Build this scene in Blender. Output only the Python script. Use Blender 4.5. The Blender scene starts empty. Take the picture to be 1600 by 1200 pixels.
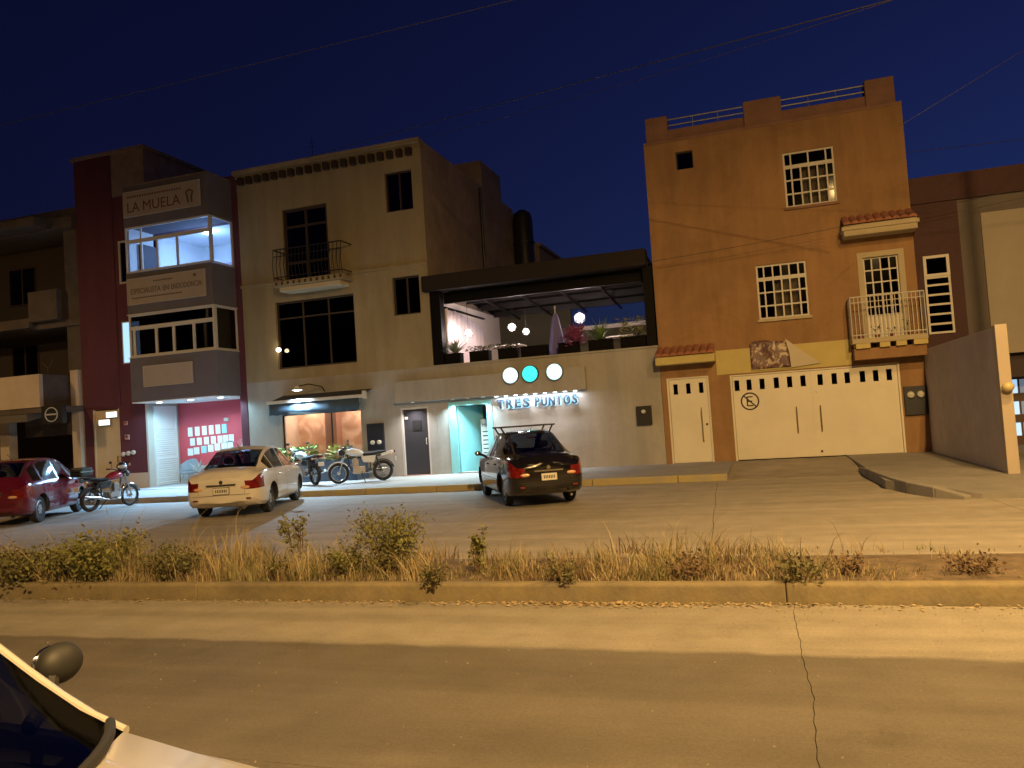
import bpy, bmesh, math, random
import numpy as np
from mathutils import Vector, Matrix, Euler

random.seed(7)
R = math.radians
sc = bpy.context.scene
C = sc.collection

# ------------------------------------------------------------------ camera
def look(yaw, pitch, roll):
    f = Vector((-math.sin(yaw), math.cos(yaw), 0)); r = Vector((math.cos(yaw), math.sin(yaw), 0)); u = Vector((0, 0, 1))
    d = f * math.cos(pitch) + u * math.sin(pitch); u2 = u * math.cos(pitch) - f * math.sin(pitch)
    r3 = r * math.cos(roll) - u2 * math.sin(roll); u3 = u2 * math.cos(roll) + r * math.sin(roll)
    return Matrix((r3, u3, -d)).transposed()
cam = bpy.data.cameras.new('camera'); camo = bpy.data.objects.new('camera', cam); C.objects.link(camo)
M4 = look(R(17.521), R(2.498), R(3.80)).to_4x4(); M4.translation = Vector((0, -22.5, 1.71))
camo.matrix_world = M4
cam.sensor_width = 36; cam.lens = 36 * 1235 / 1600; cam.clip_start = 0.05; cam.clip_end = 2000
sc.camera = camo

# ------------------------------------------------------------------ dusk sky
w = bpy.data.worlds.new('World'); sc.world = w; w.use_nodes = True
nt = w.node_tree; nt.nodes.clear()
out = nt.nodes.new('ShaderNodeOutputWorld'); bg = nt.nodes.new('ShaderNodeBackground'); sky = nt.nodes.new('ShaderNodeTexSky')
sky.sky_type = 'NISHITA'; sky.sun_disc = False
sky.sun_elevation = R(-2.9); sky.sun_rotation = R(35)
sky.air_density = 1.0; sky.dust_density = 0.6; sky.ozone_density = 5.0
bg.inputs['Strength'].default_value = 0.15
nt.links.new(sky.outputs[0], bg.inputs[0]); nt.links.new(bg.outputs[0], out.inputs[0])

vs = sc.view_settings
vs.view_transform = 'Standard'; vs.look = 'None'; vs.exposure = 1.4; vs.gamma = 1.0; vs.use_curve_mapping = False
sc.render.engine = 'CYCLES'; sc.cycles.use_denoising = True
sc.cycles.max_bounces = 6; sc.cycles.sample_clamp_indirect = 4.0

SODIUM = (1.0, 0.60, 0.21); COOL = (0.55, 0.85, 1.0); WARM = (1.0, 0.72, 0.52)

# ------------------------------------------------------------------ materials
MATS = {}
def mat(name, col, rough=0.8, metal=0.0, var=0.0, scale=3.0, bump=0.0, bscale=40.0, emit=None, estr=0.0, spec=0.5, col2=None, coat=0.0, detail=6, stain=0.0, streak=False):
    if name in MATS: return MATS[name]
    m = bpy.data.materials.new(name); m.use_nodes = True; N = m.node_tree.nodes; L = m.node_tree.links
    b = N['Principled BSDF']
    b.inputs['Base Color'].default_value = (*col, 1); b.inputs['Roughness'].default_value = rough; b.inputs['Metallic'].default_value = metal
    b.inputs['Specular IOR Level'].default_value = spec
    b.inputs['Coat Weight'].default_value = coat; b.inputs['Coat Roughness'].default_value = 0.04
    if emit:
        b.inputs['Emission Color'].default_value = (*emit, 1); b.inputs['Emission Strength'].default_value = estr
    tc = N.new('ShaderNodeNewGeometry')
    if var > 0 or col2:
        n = N.new('ShaderNodeTexNoise'); n.inputs['Scale'].default_value = scale; n.inputs['Detail'].default_value = detail; n.inputs['Roughness'].default_value = 0.65
        if streak:
            mp = N.new('ShaderNodeMapping'); mp.inputs['Scale'].default_value = (1, 1, 0.16); L.new(tc.outputs['Position'], mp.inputs[0]); L.new(mp.outputs[0], n.inputs['Vector'])
        else:
            L.new(tc.outputs['Position'], n.inputs['Vector'])
        cr = N.new('ShaderNodeValToRGB')
        cr.color_ramp.elements[0].position = 0.32; cr.color_ramp.elements[1].position = 0.7
        a = col; c2 = col2 or tuple(min(1, c * (1 + var)) for c in col)
        a = tuple(c * (1 - var) for c in col) if not col2 else col
        cr.color_ramp.elements[0].color = (*a, 1); cr.color_ramp.elements[1].color = (*c2, 1)
        L.new(n.outputs['Fac'], cr.inputs[0])
        last = cr.outputs[0]
        if stain > 0:
            n2 = N.new('ShaderNodeTexNoise'); n2.inputs['Scale'].default_value = scale * 0.22; n2.inputs['Detail'].default_value = 8; n2.inputs['Roughness'].default_value = 0.75; n2.inputs['Distortion'].default_value = 0.8
            L.new(tc.outputs['Position'], n2.inputs['Vector'])
            c3 = N.new('ShaderNodeValToRGB'); c3.color_ramp.elements[0].position = 0.36; c3.color_ramp.elements[1].position = 0.62
            v = 1 - stain
            c3.color_ramp.elements[0].color = (v, v, v * 0.97, 1); c3.color_ramp.elements[1].color = (1, 1, 1, 1)
            L.new(n2.outputs['Fac'], c3.inputs[0])
            mx = N.new('ShaderNodeMix'); mx.data_type = 'RGBA'; mx.blend_type = 'MULTIPLY'; mx.inputs[0].default_value = 1.0
            L.new(last, mx.inputs[6]); L.new(c3.outputs[0], mx.inputs[7]); last = mx.outputs[2]
        L.new(last, b.inputs['Base Color'])
    if bump > 0:
        n = N.new('ShaderNodeTexNoise'); n.inputs['Scale'].default_value = bscale; n.inputs['Detail'].default_value = 5
        L.new(tc.outputs['Position'], n.inputs['Vector'])
        bp = N.new('ShaderNodeBump'); bp.inputs['Strength'].default_value = bump; bp.inputs['Distance'].default_value = 0.02
        L.new(n.outputs['Fac'], bp.inputs['Height']); L.new(bp.outputs[0], b.inputs['Normal'])
    MATS[name] = m; return m
def glass(name, tint=(0.5, 0.5, 0.52), refl=0.25, rough=0.03, clear=0.75):
    if name in MATS: return MATS[name]
    m = bpy.data.materials.new(name); m.use_nodes = True; N = m.node_tree.nodes; L = m.node_tree.links
    N.clear(); o = N.new('ShaderNodeOutputMaterial')
    t = N.new('ShaderNodeBsdfTransparent'); t.inputs[0].default_value = (*[c * clear for c in tint], 1)
    g = N.new('ShaderNodeBsdfGlossy'); g.inputs['Roughness'].default_value = rough; g.inputs[0].default_value = (0.9, 0.9, 0.9, 1)
    fr = N.new('ShaderNodeLayerWeight'); fr.inputs[0].default_value = 0.5
    pw = N.new('ShaderNodeMath'); pw.operation = 'POWER'; pw.inputs[1].default_value = 4.0; L.new(fr.outputs['Facing'], pw.inputs[0])
    ma = N.new('ShaderNodeMath'); ma.operation = 'MULTIPLY_ADD'; ma.inputs[1].default_value = 0.9; ma.inputs[2].default_value = 0.03 + refl * 0.12
    L.new(pw.outputs[0], ma.inputs[0])
    mx = N.new('ShaderNodeMixShader'); L.new(ma.outputs[0], mx.inputs[0]); L.new(t.outputs[0], mx.inputs[1]); L.new(g.outputs[0], mx.inputs[2]); L.new(mx.outputs[0], o.inputs[0])
    MATS[name] = m; return m
def emis(name, col, s):
    if name in MATS: return MATS[name]
    m = bpy.data.materials.new(name); m.use_nodes = True; N = m.node_tree.nodes; L = m.node_tree.links
    b = N['Principled BSDF']; b.inputs['Base Color'].default_value = (*col, 1); b.inputs['Emission Color'].default_value = (*col, 1); b.inputs['Emission Strength'].default_value = s
    MATS[name] = m; return m

# ------------------------------------------------------------------ mesh helpers
ORG = {}
class MB:
    def __init__(s): s.v = []; s.f = []
    def add(s, vs, fs):
        k = len(s.v); s.v += [tuple(p) for p in vs]; s.f += [tuple(i + k for i in f) for f in fs]; return s
    def box(s, x0, x1, y0, y1, z0, z1):
        if x0 > x1: x0, x1 = x1, x0
        if y0 > y1: y0, y1 = y1, y0
        if z0 > z1: z0, z1 = z1, z0
        return s.add([(x0, y0, z0), (x1, y0, z0), (x1, y1, z0), (x0, y1, z0), (x0, y0, z1), (x1, y0, z1), (x1, y1, z1), (x0, y1, z1)],
                     [(0, 3, 2, 1), (4, 5, 6, 7), (0, 1, 5, 4), (1, 2, 6, 5), (2, 3, 7, 6), (3, 0, 4, 7)])
    def prism(s, poly, a, b, axis='z'):
        n = len(poly)
        def P(p, t): return (p[0], p[1], t) if axis == 'z' else ((p[0], t, p[1]) if axis == 'y' else (t, p[0], p[1]))
        vs = [P(p, a) for p in poly] + [P(p, b) for p in poly]
        fs = [tuple(range(n))[::-1], tuple(range(n, 2 * n))] + [(i, (i + 1) % n, n + (i + 1) % n, n + i) for i in range(n)]
        return s.add(vs, fs)
    def tube(s, pts, r, n=8, closed=False, caps=True):
        pts = [Vector(p) for p in pts]; m = len(pts); rs = r if isinstance(r, (list, tuple)) else [r] * m
        rings = []; prev = None
        for i, p in enumerate(pts):
            if closed: t = pts[(i + 1) % m] - pts[i - 1]
            else: t = pts[min(i + 1, m - 1)] - pts[max(i - 1, 0)]
            t.normalize()
            a = prev if prev is not None else (Vector((0, 0, 1)) if abs(t.z) < 0.9 else Vector((1, 0, 0)))
            u = (a - t * a.dot(t)).normalized(); prev = u; wv = t.cross(u)
            rings.append([p + (u * math.cos(2 * math.pi * k / n) + wv * math.sin(2 * math.pi * k / n)) * rs[i] for k in range(n)])
        vs = [q for g in rings for q in g]; fs = []
        for i in range(m if closed else m - 1):
            j = (i + 1) % m
            for k in range(n): fs.append((i * n + k, i * n + (k + 1) % n, j * n + (k + 1) % n, j * n + k))
        if not closed and caps: fs += [tuple(range(n))[::-1], tuple(range((m - 1) * n, m * n))]
        return s.add(vs, fs)
    def lathe(s, prof, c, axis=(0, 0, 1), n=20):
        c = Vector(c); ax = Vector(axis).normalized(); a = Vector((1, 0, 0)) if abs(ax.x) < 0.9 else Vector((0, 0, 1))
        u = (a - ax * a.dot(ax)).normalized(); wv = ax.cross(u); m = len(prof)
        vs = [c + ax * h + (u * math.cos(2 * math.pi * k / n) + wv * math.sin(2 * math.pi * k / n)) * r for r, h in prof for k in range(n)]
        fs = [(i * n + k, i * n + (k + 1) % n, (i + 1) * n + (k + 1) % n, (i + 1) * n + k) for i in range(m - 1) for k in range(n)]
        if prof[0][0] > 1e-4: fs.append(tuple(range(n))[::-1])
        if prof[-1][0] > 1e-4: fs.append(tuple(range((m - 1) * n, m * n)))
        return s.add(vs, fs)
    def ell(s, c, rx, ry, rz, n=12, m=8, rot=None):
        vs = []; fs = []
        for i in range(m + 1):
            t = math.pi * i / m
            for k in range(n):
                a = 2 * math.pi * k / n; p = Vector((rx * math.sin(t) * math.cos(a), ry * math.sin(t) * math.sin(a), rz * math.cos(t)))
                if rot: p = rot @ p
                vs.append(p + Vector(c))
        for i in range(m):
            for k in range(n): fs.append((i * n + k, (i + 1) * n + k, (i + 1) * n + (k + 1) % n, i * n + (k + 1) % n))
        return s.add(vs, fs)
    def build(s, name, m=None, parent=None, smooth=False, local=False, loc=None, sharp=40, bevel=0):
        me = bpy.data.meshes.new(name)
        o = bpy.data.objects.new(name, me); C.objects.link(o)
        org = Vector((0, 0, 0))
        if parent is not None:
            o.parent = parent; org = ORG.get(parent.name, Vector((0, 0, 0)))
        elif loc is not None:
            org = Vector(loc); o.location = org
        ORG[o.name] = org
        if local: vs = s.v
        else: vs = [(p[0] - org.x, p[1] - org.y, p[2] - org.z) for p in s.v]
        me.from_pydata(vs, [], s.f)
        bm = bmesh.new(); bm.from_mesh(me); bmesh.ops.recalc_face_normals(bm, faces=bm.faces); bm.to_mesh(me); bm.free()
        if smooth:
            me.shade_smooth(); me.set_sharp_from_angle(angle=R(sharp))
        if m: me.materials.append(m)
        if bevel:
            b = o.modifiers.new('bevel', 'BEVEL'); b.width = bevel; b.segments = 2; b.limit_method = 'ANGLE'
        return o
def tag(o, label, cat, group=None, kind=None):
    if label: o['label'] = label
    if cat: o['category'] = cat
    if group: o['group'] = group
    if kind: o['kind'] = kind
    return o
def thing(name, label, cat, loc=(0, 0, 0), rz=0, group=None):
    o = bpy.data.objects.new(name, None); C.objects.link(o); o.location = loc; o.rotation_euler = (0, 0, rz)
    o.empty_display_size = 0.3
    ORG[o.name] = Vector(loc); return tag(o, label, cat, group)
def struct(o): o['kind'] = 'structure'; return o
def bx(*a): return MB().box(*a)
def copy_child(src, parent, dx=0, dy=0, dz=0):
    c = src.copy(); C.objects.link(c); c.parent = parent; ORG[c.name] = ORG[src.name]
    c.location = src.location + Vector((dx, dy, dz)); return c
def copy_tree(o, parent=None):
    c = o.copy(); C.objects.link(c); c.parent = parent; ORG[c.name] = ORG[o.name]
    for ch in list(o.children): copy_tree(ch, c)
    return c
def light(kind, name, loc, energy, col, parent=None, size=0.1, rot=(0, 0, 0), spot=None, blend=0.5, sizey=None):
    l = bpy.data.lights.new(name, kind); l.energy = energy; l.color = col
    if kind == 'AREA':
        l.size = size
        if sizey: l.shape = 'RECTANGLE'; l.size_y = sizey
        else: l.shape = 'DISK'
    else: l.shadow_soft_size = size
    if kind == 'SPOT': l.spot_size = spot or R(120); l.spot_blend = blend
    o = bpy.data.objects.new(name, l); C.objects.link(o)
    org = Vector((0, 0, 0))
    if parent is not None: o.parent = parent; org = ORG.get(parent.name, org)
    o.location = Vector(loc) - org; o.rotation_euler = rot; return o

def wall_holes(x0, x1, z0, z1, ya, yb, holes, plane='xz'):
    """wall slab between ya (front) and yb with rectangular holes"""
    xs = sorted({x0, x1, *[min(max(h[0], x0), x1) for h in holes], *[min(max(h[1], x0), x1) for h in holes]})
    zs = sorted({z0, z1, *[min(max(h[2], z0), z1) for h in holes], *[min(max(h[3], z0), z1) for h in holes]})
    def solid(i, j):
        if i < 0 or j < 0 or i >= len(xs) - 1 or j >= len(zs) - 1: return False
        cx = (xs[i] + xs[i + 1]) / 2; cz = (zs[j] + zs[j + 1]) / 2
        return not any(h[0] < cx < h[1] and h[2] < cz < h[3] for h in holes)
    mb = MB()
    def P(x, y, z): return (x, y, z) if plane == 'xz' else (y, x, z)
    for i in range(len(xs) - 1):
        for j in range(len(zs) - 1):
            if not solid(i, j): continue
            a, b, c, d = xs[i], xs[i + 1], zs[j], zs[j + 1]
            mb.add([P(a, ya, c), P(b, ya, c), P(b, ya, d), P(a, ya, d)], [(0, 1, 2, 3)])
            mb.add([P(a, yb, c), P(b, yb, c), P(b, yb, d), P(a, yb, d)], [(3, 2, 1, 0)])
            if not solid(i - 1, j): mb.add([P(a, ya, c), P(a, ya, d), P(a, yb, d), P(a, yb, c)], [(0, 1, 2, 3)])
            if not solid(i + 1, j): mb.add([P(b, ya, c), P(b, ya, d), P(b, yb, d), P(b, yb, c)], [(3, 2, 1, 0)])
            if not solid(i, j - 1): mb.add([P(a, ya, c), P(b, ya, c), P(b, yb, c), P(a, yb, c)], [(3, 2, 1, 0)])
            if not solid(i, j + 1): mb.add([P(a, ya, d), P(b, ya, d), P(b, yb, d), P(a, yb, d)], [(0, 1, 2, 3)])
    # weld
    vmap = {}; nv = []; nf = []
    for f in mb.f:
        g = []
        for i in f:
            k = tuple(round(c, 4) for c in mb.v[i])
            if k not in vmap: vmap[k] = len(nv); nv.append(mb.v[i])
            g.append(vmap[k])
        nf.append(tuple(g))
    mb.v = nv; mb.f = nf
    return mb
def frame_mb(xs, zs, y0, y1, outer=0.06, bar=0.03):
    mb = MB(); a, b, c, d = xs[0], xs[-1], zs[0], zs[-1]
    mb.box(a, a + outer, y0, y1, c, d); mb.box(b - outer, b, y0, y1, c, d)
    mb.box(a + outer, b - outer, y0, y1, c, c + outer); mb.box(a + outer, b - outer, y0, y1, d - outer, d)
    for x in xs[1:-1]: mb.box(x - bar / 2, x + bar / 2, y0 + .004, y1 - .004, c + outer, d - outer)
    for z in zs[1:-1]: mb.box(a + outer, b - outer, y0 + .007, y1 - .007, z - bar / 2, z + bar / 2)
    return mb
def grid_window(parent, xs, zs, y, fm, pm, outer=0.06, bar=0.03, depth=0.06, skip=(), name='window'):
    f = frame_mb(xs, zs, y, y + depth, outer, bar).build(name, fm, parent)
    for i in range(len(xs) - 1):
        for j in range(len(zs) - 1):
            if (i, j) in skip: continue
            o = outer; h = bar / 2
            x0 = xs[i] + (o if i == 0 else h); x1 = xs[i + 1] - (o if i == len(xs) - 2 else h)
            z0 = zs[j] + (o if j == 0 else h); z1 = zs[j + 1] - (o if j == len(zs) - 2 else h)
            t = random.uniform(-.004, .004)
            MB().add([(x0, y + depth * .6 + t, z0), (x1, y + depth * .6 - t, z0), (x1, y + depth * .6 - t, z1), (x0, y + depth * .6 + t, z1),
                      (x0, y + depth * .6 + t + .005, z0), (x1, y + depth * .6 - t + .005, z0), (x1, y + depth * .6 - t + .005, z1), (x0, y + depth * .6 + t + .005, z1)],
                     [(0, 1, 2, 3), (7, 6, 5, 4), (0, 4, 5, 1), (1, 5, 6, 2), (2, 6, 7, 3), (3, 7, 4, 0)]).build('pane', pm, f)
    return f
def text_mb(s, size, x, y, z, extrude=0.0, offset=0.0, xscale=1.0, spacing=1.0, width=None):
    """text standing in the XZ plane, facing -Y, baseline left corner at x,y,z"""
    cu = bpy.data.curves.new('t', 'FONT'); cu.body = s; cu.size = size; cu.extrude = extrude; cu.offset = offset; cu.space_character = spacing; cu.resolution_u = 3
    o = bpy.data.objects.new('t', cu); C.objects.link(o)
    dg = bpy.context.evaluated_depsgraph_get(); me = bpy.data.meshes.new_from_object(o.evaluated_get(dg))
    vs = [v.co.copy() for v in me.vertices]; fs = [tuple(p.vertices) for p in me.polygons]
    bpy.data.objects.remove(o); bpy.data.curves.remove(cu); bpy.data.meshes.remove(me)
    if width and vs:
        mx = max(v.x for v in vs); mn = min(v.x for v in vs); xscale = width / (mx - mn)
    mb = MB(); mb.add([(x + v.x * xscale, y - v.z, z + v.y) for v in vs], fs); return mb
# ------------------------------------------------------------------ common materials
m_gutter = mat('pale_concrete_gutter', (.285, .258, .21), .85, detail=14, var=.14, scale=2.2, bump=.12, bscale=50, stain=.2)
def road_mat(name, c_lane, c_gut, edge):
    m = bpy.data.materials.new(name); m.use_nodes = True; N = m.node_tree.nodes; L = m.node_tree.links; b = N['Principled BSDF']; b.inputs['Roughness'].default_value = .82
    g = N.new('ShaderNodeNewGeometry'); sx = N.new('ShaderNodeSeparateXYZ'); L.new(g.outputs['Position'], sx.inputs[0])
    def noise(scale, det=8, mp=(1, 1, 1), rough=.6):
        q = N.new('ShaderNodeMapping'); q.inputs['Scale'].default_value = mp; L.new(g.outputs['Position'], q.inputs[0])
        n = N.new('ShaderNodeTexNoise'); n.inputs['Scale'].default_value = scale; n.inputs['Detail'].default_value = det; n.inputs['Roughness'].default_value = rough; L.new(q.outputs[0], n.inputs['Vector']); return n.outputs['Fac']
    def math_(op, a, b_):
        q = N.new('ShaderNodeMath'); q.operation = op
        for i, v in enumerate((a, b_)):
            if hasattr(v, 'links'): L.new(v, q.inputs[i])
            else: q.inputs[i].default_value = v
        return q.outputs[0]
    def ramp(f, p0, p1, c0, c1):
        r = N.new('ShaderNodeValToRGB'); r.color_ramp.elements[0].position = p0; r.color_ramp.elements[1].position = p1
        r.color_ramp.elements[0].color = (*c0, 1); r.color_ramp.elements[1].color = (*c1, 1); L.new(f, r.inputs[0]); return r.outputs[0]
    def mix(f, a, b_, mode='MIX'):
        q = N.new('ShaderNodeMix'); q.data_type = 'RGBA'; q.blend_type = mode
        if hasattr(f, 'links'): L.new(f, q.inputs[0])
        else: q.inputs[0].default_value = f
        L.new(a, q.inputs[6]); L.new(b_, q.inputs[7]); return q.outputs[2]
    base = c_lane
    lane = ramp(noise(1.7, 12), .3, .72, [c * .86 for c in c_lane], [c * 1.16 for c in c_lane])
    gut = ramp(noise(2.4, 12), .3, .72, [c * .84 for c in c_gut], [c * 1.12 for c in c_gut])
    e = math_('ADD', sx.outputs['Y'], math_('MULTIPLY', noise(1.3, 8, (1, 1, 1)), .22))
    ef = N.new('ShaderNodeMapRange'); ef.inputs[1].default_value = edge + .05; ef.inputs[2].default_value = edge + .13; L.new(e, ef.inputs[0])
    col = mix(ef.outputs[0], lane, gut)
    tr = ramp(noise(2.2, 6, (.06, 1.1, 1)), .40, .62, (.84, .84, .83), (1.04, 1.04, 1.04)); col = mix(1.0, col, tr, 'MULTIPLY')
    sp = ramp(noise(.9, 9, (1, 1, 1), .8), .30, .44, (.72, .71, .69), (1, 1, 1)); col = mix(.8, col, sp, 'MULTIPLY')
    gr = ramp(noise(150, 3), .35, .68, (.80, .80, .80), (1.18, 1.17, 1.15)); col = mix(1.0, col, gr, 'MULTIPLY')
    gr2 = ramp(noise(42, 4), .35, .68, (.88, .88, .88), (1.1, 1.1, 1.09)); col = mix(1.0, col, gr2, 'MULTIPLY')
    L.new(col, b.inputs['Base Color'])
    bp = N.new('ShaderNodeBump'); bp.inputs['Strength'].default_value = .45; bp.inputs['Distance'].default_value = .006; L.new(noise(120, 4), bp.inputs['Height']); L.new(bp.outputs[0], b.inputs['Normal'])
    MATS[name] = m; return m
m_near = road_mat('worn_concrete_road', (.128, .112, .090), (.285, .258, .21), -16.80)
m_lane = m_near
m_street = road_mat('dusty_grained_street', (.315, .285, .24), (.315, .285, .24), -50)
m_dirt = mat('dirt', (.10, .075, .05), .95, var=.35, scale=5, bump=.3, bscale=30)
m_side = mat('sidewalk_concrete', (.27, .255, .235), .85, var=.12, scale=2, bump=.1, bscale=40, stain=.2)
m_kerby = mat('faded_yellow_kerb_paint', (.40, .32, .12), .8, col2=(.30, .27, .2), scale=4, bump=.15, bscale=30)
m_joint = mat('joint_tar', (.05, .045, .04), .95)
m_white = mat('white_metal_paint', (.50, .48, .44), .5, var=.04, scale=2)
m_iron = mat('black_iron', (.02, .02, .022), .5, metal=.4)
m_darkglass = glass('dark_window_glass', (.35, .36, .4), .35, .03, .6)
m_pane = glass('window_glass', (.8, .8, .8), -.22, .10, .85)
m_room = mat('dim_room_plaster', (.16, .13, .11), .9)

# ------------------------------------------------------------------ ground and roads
struct(bx(-400, 400, -400, 400, -.4, -.09).build('ground', m_dirt))
def wob(a, t): return .012 * math.sin(t * 2.1 + a * 7) + .006 * math.sin(t * 5.3 + a * 3.7) + .003 * math.sin(t * 11.7 + a) + .004 * math.sin(t * 27 + a * 2) + .003 * math.sin(t * 53 + a)
def slab(parent, x0, x1, y0, y1, m, skew=0.0, gap=.012, ztop=0.0, n=9):
    g = gap / 2
    def X(xv, y): return xv + wob(xv, y) + skew * (y + 9)
    def Y(yv, x): return yv + wob(yv + 3, x) * .5
    pts = []
    for i in range(n): t = i / n; x = x0 + (x1 - x0) * t; pts.append((x, Y(y0, x) + g))
    for i in range(n): t = i / n; y = y0 + (y1 - y0) * t; pts.append((X(x1, y) - g, y))
    for i in range(n): t = i / n; x = x1 + (x0 - x1) * t; pts.append((x, Y(y1, x) - g))
    for i in range(n): t = i / n; y = y1 + (y0 - y1) * t; pts.append((X(x0, y) + g, y))
    pts[0] = (X(x0, y0) + g, pts[0][1]); pts[n] = (X(x1, y0) - g, y0 + g); pts[2 * n] = (X(x1, y1) - g, y1 - g); pts[3 * n] = (X(x0, y1) + g, y1 - g)
    return MB().prism(pts, ztop - .06, ztop, 'z').build('slab', m, parent)
near = bx(-150, 150, -40, -15.43, -.085, -.03).build('road', m_joint, None, loc=(0, -20, 0)); struct(near)
for k in range(-5, 6):
    a = .12 + k * 4.6; b = a + 4.6
    slab(near, a, b, -18.9, -15.45, m_near, gap=.0045, n=30)
    slab(near, a, b, -23.4, -18.9, m_lane, gap=.0045, n=26)
MB().box(-150, .12 - 23, -40, -15.46, -.06, -.002).box(.12 + 27.6, 150, -40, -15.46, -.06, -.002).box(.12 - 23, .12 + 27.6, -40, -23.42, -.06, -.002).build('road_surface', m_lane, near)
far = bx(-150, 150, -13.3, -3.9, -.085, -.03).build('street', m_joint, None, loc=(0, -9, 0)); struct(far)
for k in range(-7, 5):
    a = -.9 + k * 4.1; b = a + 4.1
    for y0, y1 in ((-13.3, -11.4), (-11.4, -7.7), (-7.7, -3.9)): slab(far, a, b, y0, y1, m_street, skew=-.045, gap=.008, n=16)
MB().box(-150, -30, -13.3, -3.9, -.06, -.004).box(16.2, 150, -13.3, -3.9, -.06, -.004).build('street_surface', m_street, far)

# sidewalk in front of the houses
sw = MB(); sw.box(-60, -.9, -3.86, 30, -.08, .15)
sidewalk = struct(sw.build('sidewalk', m_side, None, loc=(-20, -2, 0)))
rampm = MB().add([(-.9, 0, .145), (1.95, 0, .145), (1.95, -1.4, .14), (-.9, -1.4, .14), (1.95, -4.15, .015), (-.9, -4.15, .015), (-.9, -4.15, -.07), (1.95, -4.15, -.07), (-.9, 0, -.07), (1.95, 0, -.07)],
     [(0, 3, 2, 1), (3, 5, 4, 2), (5, 6, 7, 4), (0, 8, 6, 5, 3), (1, 2, 4, 7, 9)])
struct(rampm.build('driveway_ramp', mat('driveway_concrete', (.33, .29, .235), .9, var=.18, scale=1.7, bump=.25, bscale=25, stain=.35), None, loc=(.5, -2, 0)))
kerb = thing('kerb', None, None, (-10, -4, 0)); struct(kerb)
x = -34.0
while x < -1.0:
    L = min(2.0, -.9 - x)
    j = random.uniform(-.01, .01)
    MB().prism([(x + .006, -4.06 + j), (x + L - .006, -4.06 + j), (x + L - .006, -3.87), (x + .006, -3.87)], -.08, .152, 'z').build('kerb_stone', m_kerby if x > -16 else m_side, kerb, bevel=.015)
    x += L
# corner pavement on the right, with its raised kerb
struct(MB().box(1.97, 14, -6.9, 30, -.08, .165).build('corner_pavement', m_side, None, loc=(6, -3, 0)))
am = MB(); edge = [(1.97, -6.9), (2.2, -7.3), (2.36, -7.8), (2.62, -8.3), (3.1, -8.65), (4.5, -8.95), (14, -9.3)]
zs_ = [.163, .163, .163, .15, .07, .012, .008]
vsn = [(px, -6.9, .163) for px, py in edge] + [(px, py, z) for (px, py), z in zs_ and zip(edge, zs_)] + [(px, py, -.07) for px, py in edge]
k7 = len(edge); fsn = []
for i in range(k7 - 1): fsn += [(i, i + 1, k7 + i + 1, k7 + i), (k7 + i, k7 + i + 1, 2 * k7 + i + 1, 2 * k7 + i)]
struct(am.add(vsn, fsn).build('pavement_apron', m_side, None, loc=(4, -8, 0)))
ck = thing('corner_kerb', None, None, (2.1, -6, 0)); struct(ck)
ke = [(1.88, -3.5), (1.90, -4.7), (1.96, -5.9), (2.05, -6.9), (2.2, -7.7), (2.48, -8.38), (2.85, -8.75)]
hz = [.13, .2, .21, .21, .2, .17, .06]
for i in range(len(ke) - 1):
    (ax, ay), (bx_, by) = ke[i], ke[i + 1]; d = Vector((bx_ - ax, by - ay)).normalized(); n = Vector((-d.y, d.x)) * .16; g = d * .006
    q = [(ax + g.x, ay + g.y), (bx_ - g.x, by - g.y), (bx_ - g.x + n.x, by - g.y + n.y), (ax + g.x + n.x, ay + g.y + n.y)]
    MB().add([(*q[0], -.07), (*q[1], -.07), (*q[2], -.07), (*q[3], -.07), (*q[0], hz[i]), (*q[1], hz[i + 1]), (*q[2], hz[i + 1] - .004), (*q[3], hz[i] - .004)],
             [(0, 3, 2, 1), (4, 5, 6, 7), (0, 1, 5, 4), (1, 2, 6, 5), (2, 3, 7, 6), (3, 0, 4, 7)]).build('kerb_stone', m_side, ck, bevel=.02)
# median
struct(MB().prism([(-15.25, -.08), (-15.25, .14), (-14.3, .13), (-13.6, .05), (-13.25, .004), (-13.25, -.08)], -150, 150, 'x').build('median_soil', mat('dry_soil', (.13, .095, .06), .95, var=.4, scale=6, bump=.6, bscale=18), None, loc=(0, -14.4, 0)))
mk = thing('median_kerb', None, None, (0, -15.3, 0)); struct(mk)
m_mk = mat('yellowed_median_kerb', (.29, .235, .125), .85, col2=(.19, .16, .11), scale=3, bump=.3, bscale=25, stain=.3)
x = .06 - 6.0 * 7
while x < 45:
    a, b = x + .003, x + 5.997; ya = -15.42; e = .012 * math.sin(x)
    MB().prism([(ya + e, -.07), (ya + .025 + e, .145), (ya + .045 + e, .165), (-15.27, .165), (-15.27, -.07)], a, b, 'x').build('kerb_stone', m_mk, mk, bevel=.012)
    x += 6.0

# ------------------------------------------------------------------ orange house
oh = thing('orange_house', 'three-storey orange house with white gates and rooftop railing', 'house', (.6, 0, .15))
m_or = mat('orange_stucco', (.31, .178, .085), .9, var=.16, scale=2.2, bump=.3, bscale=28, stain=.22, streak=True)
m_or2 = mat('rust_parapet', (.24, .135, .10), .9, var=.15, scale=2, bump=.25, bscale=28)
m_ye = mat('yellow_trim_paint', (.50, .42, .17), .85, var=.06, scale=3)
m_cream = mat('cream_trim_paint', (.42, .36, .24), .8, var=.05, scale=3)
m_gate = mat('off_white_gate_enamel', (.70, .66, .56), .55, var=.05, scale=1.2, bump=.03, bscale=20, stain=.06)
holes = [(-1.83, -1.36, 8.38, 8.89), (.99, 2.28, 6.89, 8.39), (.07, 1.36, 3.94, 5.42), (2.62, 3.74, 3.16, 5.44), (-2.55, -1.40, .10, 2.54), (-.83, 3.41, .10, 2.5)]
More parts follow.
